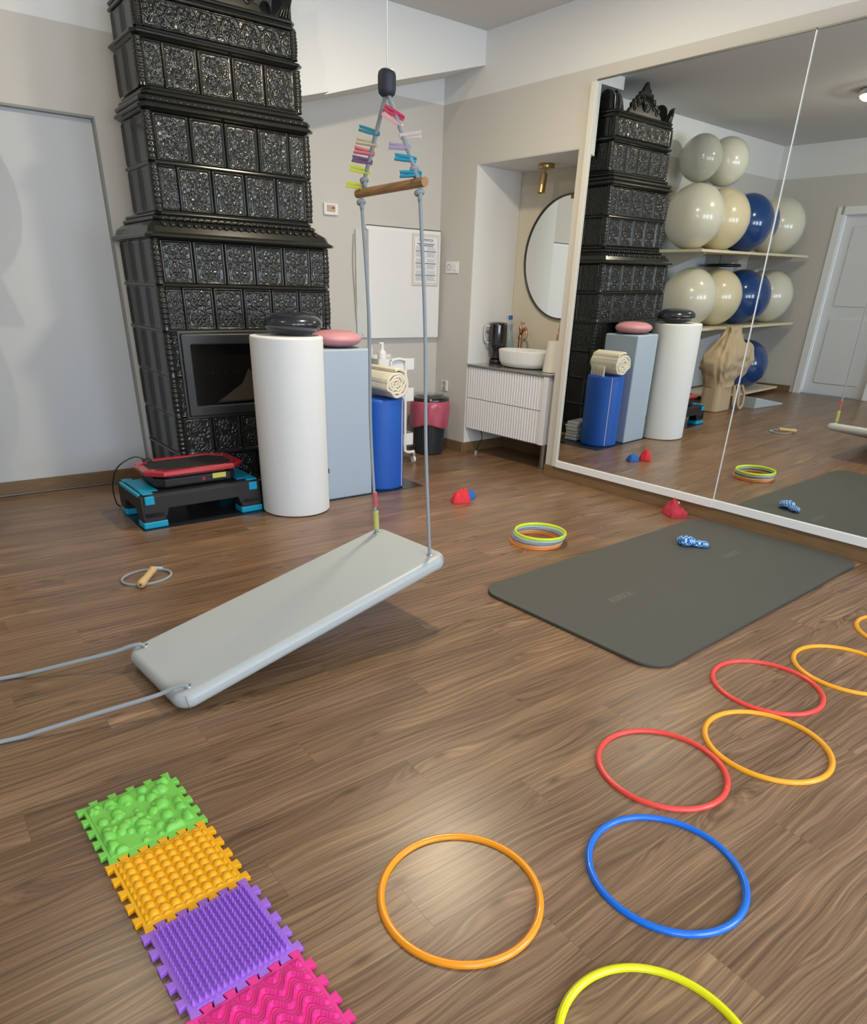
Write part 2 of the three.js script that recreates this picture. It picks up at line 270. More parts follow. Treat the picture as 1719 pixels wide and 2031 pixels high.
  // relief bands of the cornices: small leaves
  for (const [y, hw, z, n, tilt, s] of [[1.588, .50, -4.462, 22, -.9, .020], [1.618, .49, -4.500, 24, -.5, .012], [2.166, .46, -4.506, 24, -.35, .011]]) {
    const leaves = []; for (let i = 0; i < n; i++) { const g = new THREE.SphereGeometry(s, 8, 6); g.scale(.8, 1, .5); g.rotateX(tilt); g.rotateZ(i % 2 ? .35 : -.35); g.translate(-hw + 2 * hw * (i + .5) / n, y, z); leaves.push(g); }
    part(st, 'leaf_band', leaves, M.glaze);
  }
  // crest: tall centre piece, corner leaves, round pieces on the right side
  const zC = -4.60;
  const crest = new THREE.Shape(); crest.moveTo(-.27, 2.655);
  const lobes = [[-.25, 2.70, -.22, 2.695], [-.235, 2.745, -.19, 2.735], [-.19, 2.775, -.15, 2.757], [-.155, 2.805, -.105, 2.79], [-.115, 2.835, -.06, 2.82], [-.06, 2.865, -.025, 2.852], [-.02, 2.905, .012, 2.895], [.06, 2.852, .075, 2.82], [.115, 2.835, .115, 2.79], [.16, 2.80, .15, 2.757], [.2, 2.775, .19, 2.735], [.24, 2.745, .22, 2.695], [.25, 2.70, .27, 2.655]];
  for (const [a, b, c, d] of lobes) crest.quadraticCurveTo(a, b, c, d); crest.closePath();
  const scroll = []; for (const s of [-1, 1]) { for (let k = 0; k < 3; k++) { const c = [s * (.07 + .055 * k), 2.765 - .033 * k], r = .034 - .004 * k, pts = []; for (let i = 0; i <= 20; i++) { const a = i / 20 * 9, q = r * (1 - i / 26); pts.push(V(c[0] + s * q * Math.cos(a), c[1] + q * Math.sin(a), zC + .022)); } scroll.push(tube(pts, .008, 30, 6)); } }
  for (let k = 0; k < 5; k++) scroll.push(tube([V((k - 2) * .012, 2.69, zC + .02), V((k - 2) * .03, 2.75, zC + .034), V((k - 2) * .036, 2.80, zC + .02)], .010, 10, 6));
  part(st, 'crest', [extr(crest, .03, .008).translate(0, 0, zC - .01), ...scroll.map((g) => g)], M.glaze);
  for (const s of [-1, 1]) { const c = new THREE.Shape(); c.moveTo(.0, 2.655); c.lineTo(s * -.10, 2.655); c.quadraticCurveTo(s * -.055, 2.70, s * -.045, 2.725); c.quadraticCurveTo(s * -.03, 2.765, s * .03, 2.775); c.quadraticCurveTo(s * .0, 2.755, s * .0, 2.725); c.closePath();
    const rib = []; for (let k = 0; k < 4; k++) rib.push(tube([V(s * (.44 - .02 - k * .018), 2.66, zC + .03), V(s * (.44 - .012 - k * .011), 2.71, zC + .035), V(s * (.44 + .006 - k * .004), 2.755, zC + .025)], .006, 10, 6));
    part(st, 'corner_leaf', [extr(c, .03, .006).translate(s * .44, 0, zC - .005), ...rib], M.glaze);
    for (const z of [-4.70, -4.89]) { const q = new THREE.Shape(); q.moveTo(-.08, 2.655); q.lineTo(-.072, 2.735); q.absarc(0, 2.735, .072, Math.PI, 0, true); q.lineTo(.08, 2.655); q.closePath(); const g = extr(q, .03, .01); g.rotateY(Math.PI / 2); g.translate(s * .425 - .015, 0, z); part(st, 'side_crest', g, M.glaze); } }
  // fire door
  const fx = -.145, fy = .775, fw = .66, fh = .48, fz = -4.455;
  const fr = rrect(fw, fh, .01), hole = rrect(fw - .11, fh - .12, .008); fr.holes.push(hole);
  const outer = rrect(fw + .035, fh + .035, .006); outer.holes.push(rrect(fw, fh, .006));
  const steel = mat(lin(.018, .019, .02), .35, { clearcoat: .3 });
  const fd = part(st, 'fire_door', [extr(fr, .03, .006).translate(fx, fy, fz - .012)], steel);
  part(fd, 'fire_door_surround', [extr(outer, .02, .004).translate(fx, fy, fz - .012)], steel);
  part(fd, 'fire_glass', box(fw - .10, fh - .11, .005, fx, fy, fz - .004), mat(lin(.6, .6, .6), .02, { transmission: 1, thickness: 0, ior: 1.35 }));
  part(st, 'fire_box', [box(fw - .1, .01, .012, fx, fy - .19, fz - .10), box(fw - .08, fh - .08, .01, fx, fy, fz - .034)], mat(lin(.02, .02, .02), .8));
  part(st, 'firebrick', [box(.34, .012, .02, fx + .06, fy - .155, fz - .022), extr(shape([[-.2, -.17], [.17, -.17], [.13, -.10], [.03, .03], [-.02, -.06]]), .01).translate(fx + .07, fy, fz - .028)], mat(lin(.36, .31, .24), .9), 'pale ash and firebrick behind the glass');
  part(fd, 'air_hole', [-.14, -.06, .02, .1, .18].map((x) => new THREE.SphereGeometry(.007, 8, 6).scale(1, 1, .4).translate(fx + x, fy + .01, fz - .026)), mat(lin(.10, .11, .12), .6));
}
{ // black slabs in front of the stove
  const h = thing('hearth_plate', 'flat black hearth slabs under the step platform and white roller', 'hearth'); placeB(h, .93, 0, -4.435);
  const m = mat(lin(.022, .024, .027), .28);
  for (let i = 0; i < 4; i++) part(h, 'slab', box(.5, .003, .47, .25 + i * .503, .0016, .235, .001), m);
}
// ------------------------------------------------------------------ foam blocks and balance cushions by the stove
{
  const foamW = mat(lin(.74, .76, .77), .8), t = thing('foam_roller', 'tall white foam cylinder standing in front of the stove', 'roller'); placeB(t, 1.895, .0035, -3.942);
  part(t, 'roller_body', lathe([[0, 0], [.205, 0], [.210, .003], [.212, .008], [.212, 1.018], [.2105, 1.026], [.205, 1.031], [0, 1.032]], 64), foamW);
  const g = thing('foam_block', 'upright grey foam block between the white and blue rollers', 'foam block'); placeB(g, 2.325, .0035, -4.15);
  part(g, 'block_body', box(.345, .945, .345, 0, .4725, 0, .012), mat(lin(.37, .45, .55), .75));
  part(g, 'zipper_tag', box(.006, .03, .004, -.166, .2, .174), M.black);
  const bm = mat(lin(.010, .10, .48), .45), r = thing('foam_roller', 'blue vinyl cylinder with rolled cream blanket on top', 'roller'); placeB(r, 2.675, .0035, -4.145);
  part(r, 'roller_body', lathe([[0, 0], [.155, 0], [.162, .006], [.165, .02], [.165, .60], [.16, .615], [.15, .62], [0, .622]], 56), bm);
  const a = .95; part(r, 'white_piping', bar(V(Math.cos(a) * .165, .01, Math.sin(a) * .165), V(Math.cos(a) * .165, .612, Math.sin(a) * .165), .0035, 6), mat(lin(.75, .65, .75), .5));
  // inflatable cushions
  const prof = (R, h) => { const p = []; for (let i = 0; i <= 24; i++) { const a = -Math.PI / 2 + Math.PI * i / 24; p.push([Math.max(0, R * Math.pow(Math.cos(a), .62)), h / 2 + h / 2 * Math.sin(a) * (1 - .12 * Math.cos(a))]); } return p; };
  const c = thing('balance_cushion', 'glossy black inflatable balance cushion on the white roller', 'cushion', 'balance cushions'); placeB(c, 1.945, 1.0365, -3.952);
  part(c, 'cushion_body', lathe(prof(.172, .125), 56), mat(lin(.012, .016, .026), .22, { clearcoat: .6 })); part(c, 'rib', [.05, .08, .11].map((r0, i) => new THREE.TorusGeometry(.168 - i * .0035, .003, 6, 40, .7).rotateX(Math.PI / 2).rotateY(-.1).translate(0, .045 + i * .016, 0)), M.blackGloss);
  const q = thing('balance_cushion', 'pink inflatable balance cushion with a dotted top on the grey block', 'cushion', 'balance cushions'); placeB(q, 2.335, .9495, -4.14);
  part(q, 'cushion_body', lathe(prof(.165, .10), 56), mat(lin(.58, .27, .31), .5));
  const dots = []; for (let i = 0; i < 130; i++) { const r0 = .105 * Math.sqrt((i + .5) / 130), a = i * 2.39996, g2 = new THREE.SphereGeometry(.0035, 5, 4).translate(r0 * Math.cos(a), .0985 - .10 * r0 * r0 * 6, r0 * Math.sin(a)); dots.push(g2); }
  part(q, 'dots', dots, mat(lin(.42, .16, .2), .5));
}
// towel: a flattened spiral of thick cloth drawn as a ribbon
function spiralRoll(turns, r0, r1, th, sx, sy, len, wob) {
  const out = [], inn = [], n = Math.round(turns * 36);
  for (let i = 0; i <= n; i++) { const t = i / n, a = t * turns * 6.2832, r = r0 + (r1 - r0) * t + wob * n2(Math.cos(a) * 1.2 + 5, Math.sin(a) * 1.2 + t * 2); out.push([r * Math.cos(a) * sx, r * Math.sin(a) * sy]); inn.push([(r - th) * Math.cos(a) * sx, (r - th) * Math.sin(a) * sy]); }
  return extr(shape([...out, ...inn.reverse()]), len, th * .28);
}
const cloth = mat(lin(.72, .67, .55), .95, { sheen: .4 });
{
  const t = thing('rolled_blanket', 'rolled cream fleece blanket lying on the blue roller', 'blanket'); placeB(t, 2.69, .626, -4.05, .12);
  const g = spiralRoll(4.3, .012, .102, .0205, 1.06, .98, .30, .007); const p = g.attributes.position;
  for (let i = 0; i < p.count; i++) { const z = p.getZ(i), y = p.getY(i); p.setX(i, p.getX(i) + .012 * n2(z * 9, y * 6)); p.setY(i, y + .010 * n2(z * 8 + 4, p.getX(i) * 7)); if (p.getY(i) < -.095) p.setY(i, -.095); }
  g.computeVertexNormals(); part(t, 'roll', g.translate(0, .100, -.21), cloth);
  const flap = []; for (let k = 0; k < 6; k++) flap.push(bar(V(.105 + .004 * k, .08, -.17 + k * .03), V(.112 + .002 * k, -.10 - .05 * rnd(), -.175 + k * .03), .011, 7));
  part(t, 'hanging_edge', flap, cloth);
  const s = thing('towel_stack', 'folded white towels stacked on the floor behind the blue roller', 'towels'); placeB(s, 2.66, .0035, -4.40);
  for (let k = 0; k < 6; k++) { const q = smooth(new RoundedBoxGeometry(.22, .03, .14, 3, .013)); const pp = q.attributes.position; for (let i = 0; i < pp.count; i++) pp.setXYZ(i, pp.getX(i) + .008 * n2(pp.getZ(i) * 20, k), pp.getY(i) + .004 * n2(pp.getX(i) * 22, k + pp.getZ(i) * 20), pp.getZ(i)); q.computeVertexNormals(); part(s, 'towel', q.translate(rr(-.006, .006), .0175 + k * .029, rr(-.006, .006)), mat(lin(.62, .66, .66), .95)); }
}
// ------------------------------------------------------------------ step platform and vibration plate
{
  const blk = mat(lin(.014, .014, .016), .5), cy = mat(lin(.0, .34, .56), .45);
  const t = thing('step_platform', 'black aerobic step with bright blue feet and corners on the black slabs', 'step'); t.position.set(1.53, .0035, -4.14); t.rotation.y = -.02;
  const L = .74, D = .44, hgt = .20;
  const deck = rrect(L - .02, D - .02, .05); part(t, 'deck', extr(deck, .045, .012).rotateX(-Math.PI / 2).translate(0, hgt - .047, 0), blk);
  const apron = shape([[-L / 2, .06], [-L / 2 + .14, .06], [-L / 2 + .155, .105], [L / 2 - .155, .105], [L / 2 - .14, .06], [L / 2, .06], [L / 2 - .02, hgt - .01], [-L / 2 + .02, hgt - .01]]);
  for (const s of [-1, 1]) part(t, 'apron', extr(apron, .03, .006).translate(0, 0, s > 0 ? D / 2 - .03 : -D / 2), blk);
  const side = shape([[-D / 2, .06], [-D / 2 + .11, .06], [-D / 2 + .125, .105], [D / 2 - .125, .105], [D / 2 - .11, .06], [D / 2, .06], [D / 2 - .01, hgt - .01], [-D / 2 + .01, hgt - .01]]);
  for (const s of [-1, 1]) part(t, 'end_panel', extr(side, .03, .006).rotateY(Math.PI / 2).translate(s > 0 ? L / 2 - .03 : -L / 2, 0, 0), blk);
  for (const sx of [-1, 1]) for (const sz of [-1, 1]) {
    part(t, 'leg', box(.135, .075, .10, sx * (L / 2 - .068), .065, sz * (D / 2 - .05), .012), blk);
    part(t, 'foot', box(.142, .042, .106, sx * (L / 2 - .068), .021, sz * (D / 2 - .05), .01), cy);
    part(t, 'corner_cap', [box(.055, .05, .014, sx * (L / 2 - .05), hgt - .035, sz * (D / 2 - .002), .006), box(.06, .008, .05, sx * (L / 2 - .05), hgt + .0, sz * (D / 2 - .045), .003)], cy);
  }
  for (const s of [-1, 1]) part(t, 'grip_strip', [box(.10, .006, .30, s * (L / 2 - .075), hgt + .001, 0, .003), box(.02, .02, .34, s * (L / 2 - .008), hgt - .012, 0, .004)], cy);
  const v = thing('vibration_plate', 'black vibration plate with a shiny red rim lying on the step platform', 'fitness machine'); v.position.set(1.535, .209, -4.135); v.rotation.y = -.02;
  const oct = (w, d, c) => shape([[-w / 2 + c, -d / 2], [w / 2 - c, -d / 2], [w / 2, -d / 2 + c], [w / 2, d / 2 - c], [w / 2 - c, d / 2], [-w / 2 + c, d / 2], [-w / 2, d / 2 - c], [-w / 2, -d / 2 + c]]);
  part(v, 'lower_body', [extr(oct(.50, .30, .05), .055, .012).rotateX(-Math.PI / 2), extr(oct(.44, .26, .05), .03, .005).rotateX(-Math.PI / 2).translate(0, .05, 0)], blk);
  const rim = oct(.60, .38, .085); rim.holes.push(oct(.50, .285, .075));
  part(v, 'red_rim', extr(rim, .034, .011).rotateX(-Math.PI / 2).translate(0, .073, 0), mat(lin(.45, .012, .025), .2, { clearcoat: 1 }));
  part(v, 'standing_surface', extr(oct(.51, .295, .075), .022, .004).rotateX(-Math.PI / 2).translate(0, .078, 0), mat(lin(.012, .012, .013), .85));
  part(v, 'yellow_sticker', box(.085, .03, .002, .13, .038, .151), mat(lin(.75, .72, .12), .5)); part(v, 'power_switch', box(.022, .022, .006, .03, .03, .151, .002), mat(lin(.35, .02, .04), .3));
  part(v, 'handle_box', box(.05, .02, .05, -.2, .108, -.14, .006), blk);
  const c = thing('power_cable', 'thin black cable looping from the vibration plate towards the wall', 'cable');
  part(c, 'cord', tube([V(1.335, .322, -4.275), V(1.27, .345, -4.285), V(1.19, .315, -4.29), V(1.155, .26, -4.33), V(1.145, .16, -4.40), V(1.16, .05, -4.45), V(1.19, .0085, -4.47), V(1.27, .0078, -4.43)], .004, 60, 8), M.black);
}
// ------------------------------------------------------------------ swing board and its ropes
{
  const vinyl = mat(lin(.46, .49, .49), .38, { sheen: .2 });
  const t = thing('swing_board', 'long pale grey padded vinyl board tilted on its ropes', 'swing');
  // near end rests on the floor, far end is held up by two ropes
  const nearC = V(.575, .033, -2.183), farC = V(1.796, .28, -2.233), ax = farC.clone().sub(nearC).normalize(), side = ax.clone().cross(V(0, 1, 0)).normalize(), up = side.clone().cross(ax).normalize();
  const m4 = new THREE.Matrix4().makeBasis(ax, up, side.clone()); const mid = nearC.clone().add(farC).multiplyScalar(.5), L = nearC.distanceTo(farC) + .0, Wd = .474, T = .062;
  t.position.copy(mid); t.quaternion.setFromRotationMatrix(m4);
  const s = rrect(L, Wd, .06); const pad = extr(s, T, .028, { bevelSegments: 6 }).rotateX(-Math.PI / 2).translate(0, -T / 2, 0);
  part(t, 'padded_board', pad, vinyl);
  const eyes = [[-L / 2 + .065, -Wd / 2 + .05], [-L / 2 + .065, Wd / 2 - .05], [L / 2 - .06, -Wd / 2 + .055], [L / 2 - .06, Wd / 2 - .055]];
  for (const [x, z] of eyes) part(t, 'eyelet', [new THREE.TorusGeometry(.010, .0035, 8, 20).rotateX(Math.PI / 2).translate(x, T / 2 + .002, z)], M.metal);
  part(t, 'corner_seam', [-1, 1].map((k) => tube([V(k * (L / 2 - .035), T / 2 - .002, Wd / 2 - .012), V(k * (L / 2 - .03), 0, Wd / 2 + .0005), V(k * (L / 2 - .035), -T / 2 + .008, Wd / 2 - .006)], .0012, 12, 5)), mat(lin(.2, .2, .2), .8));
  t.updateMatrixWorld(true); const E = eyes.map(([x, z]) => V(x, T / 2 + .002, z).applyMatrix4(t.matrixWorld));
  // rigging: cap, cord to the ceiling, triangle, spreader bar, long ropes
  const rig = thing('rope_rigging', 'grey ropes hanging from a black cap through a wooden spreader bar down to the board', 'rope');
  const cap = V(1.685, 1.905, -2.28), bl = V(1.700, 1.610, -2.462), br = V(1.686, 1.615, -2.098), R = .0074;
  const local = (o) => o;
  const capG = lathe([[0, -.036], [.018, -.036], [.027, -.029], [.030, -.018], [.0305, .018], [.028, .029], [.02, .036], [0, .036]], 32).translate(cap.x, cap.y, cap.z);
  part(rig, 'end_cap', capG, mat(lin(.022, .025, .036), .6), 'black rubber cap');
  part(rig, 'ceiling_cord', bar(V(cap.x, cap.y + .034, cap.z), V(cap.x, YC, cap.z), .0022, 6), mat(lin(.75, .75, .74), .8), 'thin white cord');
  const d = br.clone().sub(bl).normalize();
  const barG = bar(bl.clone().addScaledVector(d, -.026), br.clone().addScaledVector(d, .030), .0145, 24);
  const pine = mat(lin(.48, .27, .115), .5, { map: tex(256, 64, (u, v) => { const q = .86 + .14 * n2(u * 20, v * 3); return [q, q * .97, q * .92]; }) });
  part(rig, 'spreader_bar', barG, pine, 'round wooden bar');
  part(rig, 'upper_rope', [bar(V(cap.x, cap.y - .032, cap.z - .008), bl, R), bar(V(cap.x, cap.y - .032, cap.z + .008), br, R)], M.rope);
  const knot = (p, r0) => { const r = r0 * .9; return [new THREE.TorusGeometry(r, R * 1.05, 8, 18).rotateX(1.2).translate(p.x, p.y, p.z), new THREE.TorusGeometry(r * .9, R * 1.05, 8, 18).rotateY(.9).translate(p.x + .003, p.y - .012, p.z), new THREE.SphereGeometry(r * .9, 10, 8).translate(p.x, p.y, p.z)]; };
  const lerp = (a, b, k) => a.clone().lerp(b, k);
  const cl = V(cap.x, cap.y - .032, cap.z - .008), cr = V(cap.x, cap.y - .032, cap.z + .008);
  part(rig, 'knot', [...knot(V(bl.x, bl.y - .028, bl.z), .012)], M.rope); part(rig, 'knot', [...knot(V(br.x, br.y - .028, br.z), .012)], M.rope);
  part(rig, 'knot', knot(lerp(cl, bl, .855), .011), M.rope); part(rig, 'knot', knot(lerp(cr, br, .84), .010), M.rope);
  const sway = (a, b, k) => [a, lerp(a, b, .33).add(V(k, 0, k)), lerp(a, b, .66).add(V(-k, 0, 0)), b];
  part(rig, 'hanging_rope', tube(sway(bl, E[2], .006), R * .9, 40, 8), M.rope); part(rig, 'hanging_rope', tube(sway(br, E[3], .004), R * .9, 40, 8), M.rope);
  const wrap = (k0, k1, r, n) => { const g = []; for (let i = 0; i < n; i++) { const p = lerp(bl, E[2], k0 + (k1 - k0) * i / (n - 1)); g.push(new THREE.TorusGeometry(r, .0042, 6, 14).rotateX(Math.PI / 2).translate(p.x, p.y, p.z)); } return g; };
  part(rig, 'red_wrapping', wrap(.86, .905, .0075, 9), mat(lin(.55, .12, .14), .7)); part(rig, 'yellow_wrapping', wrap(.925, .985, .0095, 14), mat(lin(.52, .50, .16), .7));
  const slack = (e, ez, far) => tube([e, e.clone().add(V(-.014, .010, ez * .1)), e.clone().add(V(-.05, .004, ez * .5)), e.clone().add(V(-.10, -.012, ez)), e.clone().lerp(far, .5).setY(.042), e.clone().lerp(far, .8).setY(.018), far, far.clone().add(V(-.5, 0, -.12)), far.clone().add(V(-.9, 0, -.10))], R * 1.02, 80, 8);
  part(rig, 'slack_rope', slack(E[0], -.042, V(.165, .0075, -2.565)), M.rope, 'rope running off to the left along the floor');
  part(rig, 'slack_rope', slack(E[1], -.027, V(.089, .0075, -2.145)), M.rope, 'rope running off to the left along the floor');
  // clothespins clipped to the two upper ropes
  const pinGroup = 'plastic clothespins clipped to the swing ropes', right = V(.761, 0, .648);
  function pin(p, dir, roll, color, label, gap = .010) {
    const o = thing('clothespin', label, 'clothespin', pinGroup); o.position.copy(p);
    const x = dir.clone().normalize(), z = x.clone().cross(V(0, 1, 0)).normalize(), y = z.clone().cross(x); o.quaternion.setFromRotationMatrix(new THREE.Matrix4().makeBasis(x, y, z)); o.rotateX(roll);
    const m = mat(color, .25, { clearcoat: .5 }), half = (s) => { const q = new THREE.Shape(); q.moveTo(-.014, s * .0004); q.lineTo(.02, s * .0006); q.lineTo(.060, s * gap * .34); q.lineTo(.062, s * (gap * .34 + .0078)); q.lineTo(.03, s * .0096); q.lineTo(-.011, s * .0074); q.closePath(); return extr(q, .011, .0015).translate(0, 0, -.0055); };
    part(o, 'jaw', half(1), m); part(o, 'jaw', half(-1), m); part(o, 'spring', [new THREE.TorusGeometry(.006, .0012, 6, 16).translate(.024, 0, 0), new THREE.TorusGeometry(.006, .0012, 6, 16).translate(.024, 0, .003)], M.metal);
  }
  const L3 = lin(0, .22, .27), left = right.clone().multiplyScalar(-1);
  const dn = (k) => left.clone().add(V(0, k, 0)), dr = (k) => right.clone().add(V(0, k, 0));
  const PL = (k) => lerp(cl, bl, k), PR = (k) => lerp(cr, br, k);
  pin(PL(.36), dn(.22), .0, L3, 'dark teal clothespin, topmost on the left rope', .004);
  pin(PL(.47), dn(.16), .5, lin(.62, .54, .36), 'beige clothespin just below the dark teal one');
  pin(PL(.565), dn(.16), .5, lin(.72, .20, .22), 'coral pink clothespin on the left rope between beige and purple', .012);
  pin(PL(.655), dn(.14), .3, lin(.17, .08, .20), 'purple clothespin below the coral one on the left rope', .006);
  pin(PL(.76), dn(.16), .0, lin(.62, .68, .02), 'yellow clothespin above the knot of the left rope', .005);
  pin(PL(.925), dn(.08), .0, lin(.62, .68, .02), 'yellow clothespin below the knot, just above the wooden bar', .005);
  pin(PR(.25).add(V(.012, .0, .01)), dn(.42), .2, lin(.55, .03, .09), 'crimson red clothespin, topmost on the right rope', .006);
  pin(PR(.34), dn(.55), 1.2, lin(.75, .42, .40), 'pale salmon clothespin hanging under the crimson one', .014);
  pin(PR(.47), dr(.10), .9, lin(.70, .60, .58), 'whitish pink clothespin on the right rope, above the lilac one');
  pin(PR(.60), dn(.05), .8, lin(.42, .34, .46), 'pale lilac clothespin halfway down the right rope', .012);
  pin(PR(.735).addScaledVector(right, .005), dn(.10), .2, lin(.0, .27, .42), 'bright blue clothespin, upper of the two on the right rope', .006);
  pin(PR(.90).addScaledVector(right, .005), dn(-.04), .2, lin(.0, .27, .42), 'bright blue clothespin, lower one right above the bar end', .006);
}
// ------------------------------------------------------------------ exercise mat
{
  const t = thing('exercise_mat', 'large dark grey foam mat with rounded corners in front of the mirror', 'mat'); t.position.set(3.135, 0, -1.645); t.rotation.y = .006;
  const s = rrect(2.0, 1.0, .115); part(t, 'mat_body', extr(s, .016, .005, { curveSegments: 24 }).rotateX(-Math.PI / 2).translate(0, .0005, 0), mat(lin(.070, .071, .062), .62, { bumpMap: tex(256, 256, (u, v) => { const q = .5 + .3 * n2(u * 60, v * 60); return [q, q, q]; }, false), bumpScale: .0006 }));
  const logo = canvasTex(512, 160, (c) => { c.fillStyle = '#4b4b46'; c.fillRect(0, 0, 512, 160); c.fillStyle = '#62625b'; c.font = 'bold 120px sans-serif'; c.fillText('AIREX', 40, 122); });
  for (const [x, z, w, h] of [[-.50, -.015, .26, .075], [.51, 0, .26, .075]]) { const g = new THREE.PlaneGeometry(w, h).rotateX(-Math.PI / 2).translate(x, .0168, z); part(t, 'embossed_logo', g, mat(lin(1, 1, 1), .62, { map: logo }), 'faint embossed lettering'); }
}
// ------------------------------------------------------------------ hoops
const hoopCols = { orange: lin(.95, .33, .004), blue: lin(.0, .155, .72), red: lin(.84, .065, .05), amber: lin(.92, .41, .012), yellow: lin(.80, .78, .0) };
const hoopGeo = (R, w, h) => { const p = []; for (let i = 0; i <= 12; i++) { const a = Math.PI * i / 12; p.push([R - w / 2 + w / 2 * Math.cos(a), h * Math.pow(Math.sin(a), .7) + (i === 3 || i === 9 ? -.0012 : 0)]); } p.push([R - w, 0], [R, 0]); return lathe(p, 96); };
const bigHoop = hoopGeo(.2008, .0185, .011);
for (const [x, z, c, label] of [[.825, -.819, 'orange', 'orange hoop on the floor nearest to the bumpy puzzle mats'], [1.287, -.553, 'blue', 'blue hoop lying on the floor, the only blue one'], [1.646, -.799, 'red', 'red hoop beyond the blue one, the nearer of two red hoops'], [2.027, -.653, 'amber', 'amber hoop touching the nearer red hoop on its right'], [2.393, -.833, 'red', 'red hoop nearest the grey mat, the farther of two red hoops'], [2.785, -.70, 'amber', 'amber hoop cut by the right edge of the photo below the mat'], [3.33, -.665, 'amber', 'small visible arc of an amber hoop at the right edge, farthest hoop'], [.863, -.292, 'yellow', 'bright yellow hoop at the bottom edge of the photo']]) {
  const t = thing('hoop', label, 'hoop', 'flat plastic hoops laid out on the floor'); t.position.set(x, .0008, z); part(t, 'ring', bigHoop, mat(hoopCols[c], .32, { clearcoat: .25 }));
}
{ // stack of smaller hoops beside the mat
  const g = hoopGeo(.152, .0135, .0135), cols = [[lin(.82, .24, .03), 'orange hoop at the bottom of the small stack', 'bottom'], [lin(.80, .42, .16), 'pale orange hoop second from the bottom of the small stack'], [lin(.22, .22, .30), 'grey violet hoop in the middle of the small stack'], [lin(.42, .58, .50), 'pale green hoop just under the top of the small stack'], [lin(.62, .80, .02), 'bright yellow green hoop on top of the small stack']];
  cols.forEach(([c, label], i) => { const t = thing('hoop', label, 'hoop', 'small hoops stacked beside the mat'); t.position.set(2.905 + i * .004 - .008 * (i === 2), .0008 + i * .0142, -2.47 + i * .004); part(t, 'ring', g, mat(c, .35, { clearcoat: .2 })); });
}
// ------------------------------------------------------------------ puzzle massage mats
{
  const S = .2475, x0 = .317, z0 = -1.545, turn = -.03;
  const edge = (n, first) => { const pts = [], p = S / n; for (let i = 0; i < n; i++) { const a = -S / 2 + p * i; pts.push([a + p * .06, 0], [a + p * .005, .0148], [a + p * .505, .0148], [a + p * .45, 0]); } return pts; };
  function outline(inset = 0) {
    const s = [], e = edge(5); const h = S / 2 - .005;
    for (const [u, v] of e) s.push([u, -h - v]); for (const [u, v] of e) s.push([h + v, u]); for (const [u, v] of e) s.push([-u, h + v]); for (const [u, v] of e) s.push([-h - v, -u]); return shape(s);
  }
  function inner() { const h = S / 2 - .008; return shape([[-h, -h], [h, -h], [h, h], [-h, h]]); }
  const field = (fn, n) => { const w = S - .022, g = new THREE.PlaneGeometry(w, w, n, n).rotateX(-Math.PI / 2), p = g.attributes.position; for (let i = 0; i < p.count; i++) { const x = p.getX(i), z = p.getZ(i), e = Math.min(w / 2 - Math.abs(x), w / 2 - Math.abs(z)); p.setY(i, .0135 * (e > 1e-5 ? 1 : 0) + .0 + fn(x, z) * sm(0, .012, e)); } g.computeVertexNormals(); return g; };
  const balls = Array.from({ length: 70 }, () => [rr(-.105, .105), rr(-.105, .105), rr(.006, .02)]);
  const fields = [
    field((x, z) => { let h = 0; for (const [a, b, r] of balls) { const d = Math.hypot(x - a, z - b) / r; if (d < 1) h = Math.max(h, r * .75 * Math.sqrt(1 - d * d)); } return h; }, 110),
    field((x, z) => { const p = .0252, q = (x / p) - Math.floor(x / p) - .5, r = (z / p) - Math.floor(z / p) - .5, d = Math.hypot(q, r); return d < .46 ? .010 * Math.sqrt(Math.max(0, 1 - d * d / .2116)) : .0025 * (Math.abs(Math.sin(x / p * 12.57) * Math.sin(z / p * 12.57))); }, 120),
    field(() => 0, 4),
    field((x, z) => { const u = x / .030, v = z / .036, q = v + .5 * Math.sin(u * 3.1416) * .8, f = q - Math.floor(q); return .011 * f * f + .0012 * Math.sin(f * 25); }, 120)];
  const cols = [lin(.20, .62, .085), lin(.93, .44, .0), lin(.39, .155, .72), lin(.85, .03, .28)];
  const labels = ['green puzzle mat with pebble bumps, farthest of the four', 'orange yellow puzzle mat with rows of round studs', 'purple puzzle mat covered in small soft spikes', 'hot pink puzzle mat with wavy ridges at the bottom edge'];
  cols.forEach((c, i) => {
    const t = thing('puzzle_mat', labels[i], 'mat', 'interlocking bumpy foam tiles'); t.position.set(x0 + i * .0045 * 0, .0006, z0 + i * .2525); t.rotation.y = turn * 0;
    const m = mat(c, .48), o = outline(); part(t, 'mat_base', extr(o, .0145, .002).rotateX(-Math.PI / 2), m); part(t, 'relief', fields[i].clone().translate(0, .0014, 0), m);
    if (i === 2) { const sp = []; for (let a = 0; a < 17; a++) for (let b = 0; b < 17; b++) { const q = new THREE.CylinderGeometry(.0016, .0052, .017, 7); q.translate(-.105 + a * .0131, .0225, -.105 + b * .0131); sp.push(q, new THREE.SphereGeometry(.0018, 6, 4).translate(-.105 + a * .0131, .031, -.105 + b * .0131)); } const o2 = part(t, 'spikes', sp, m); }
  });
}
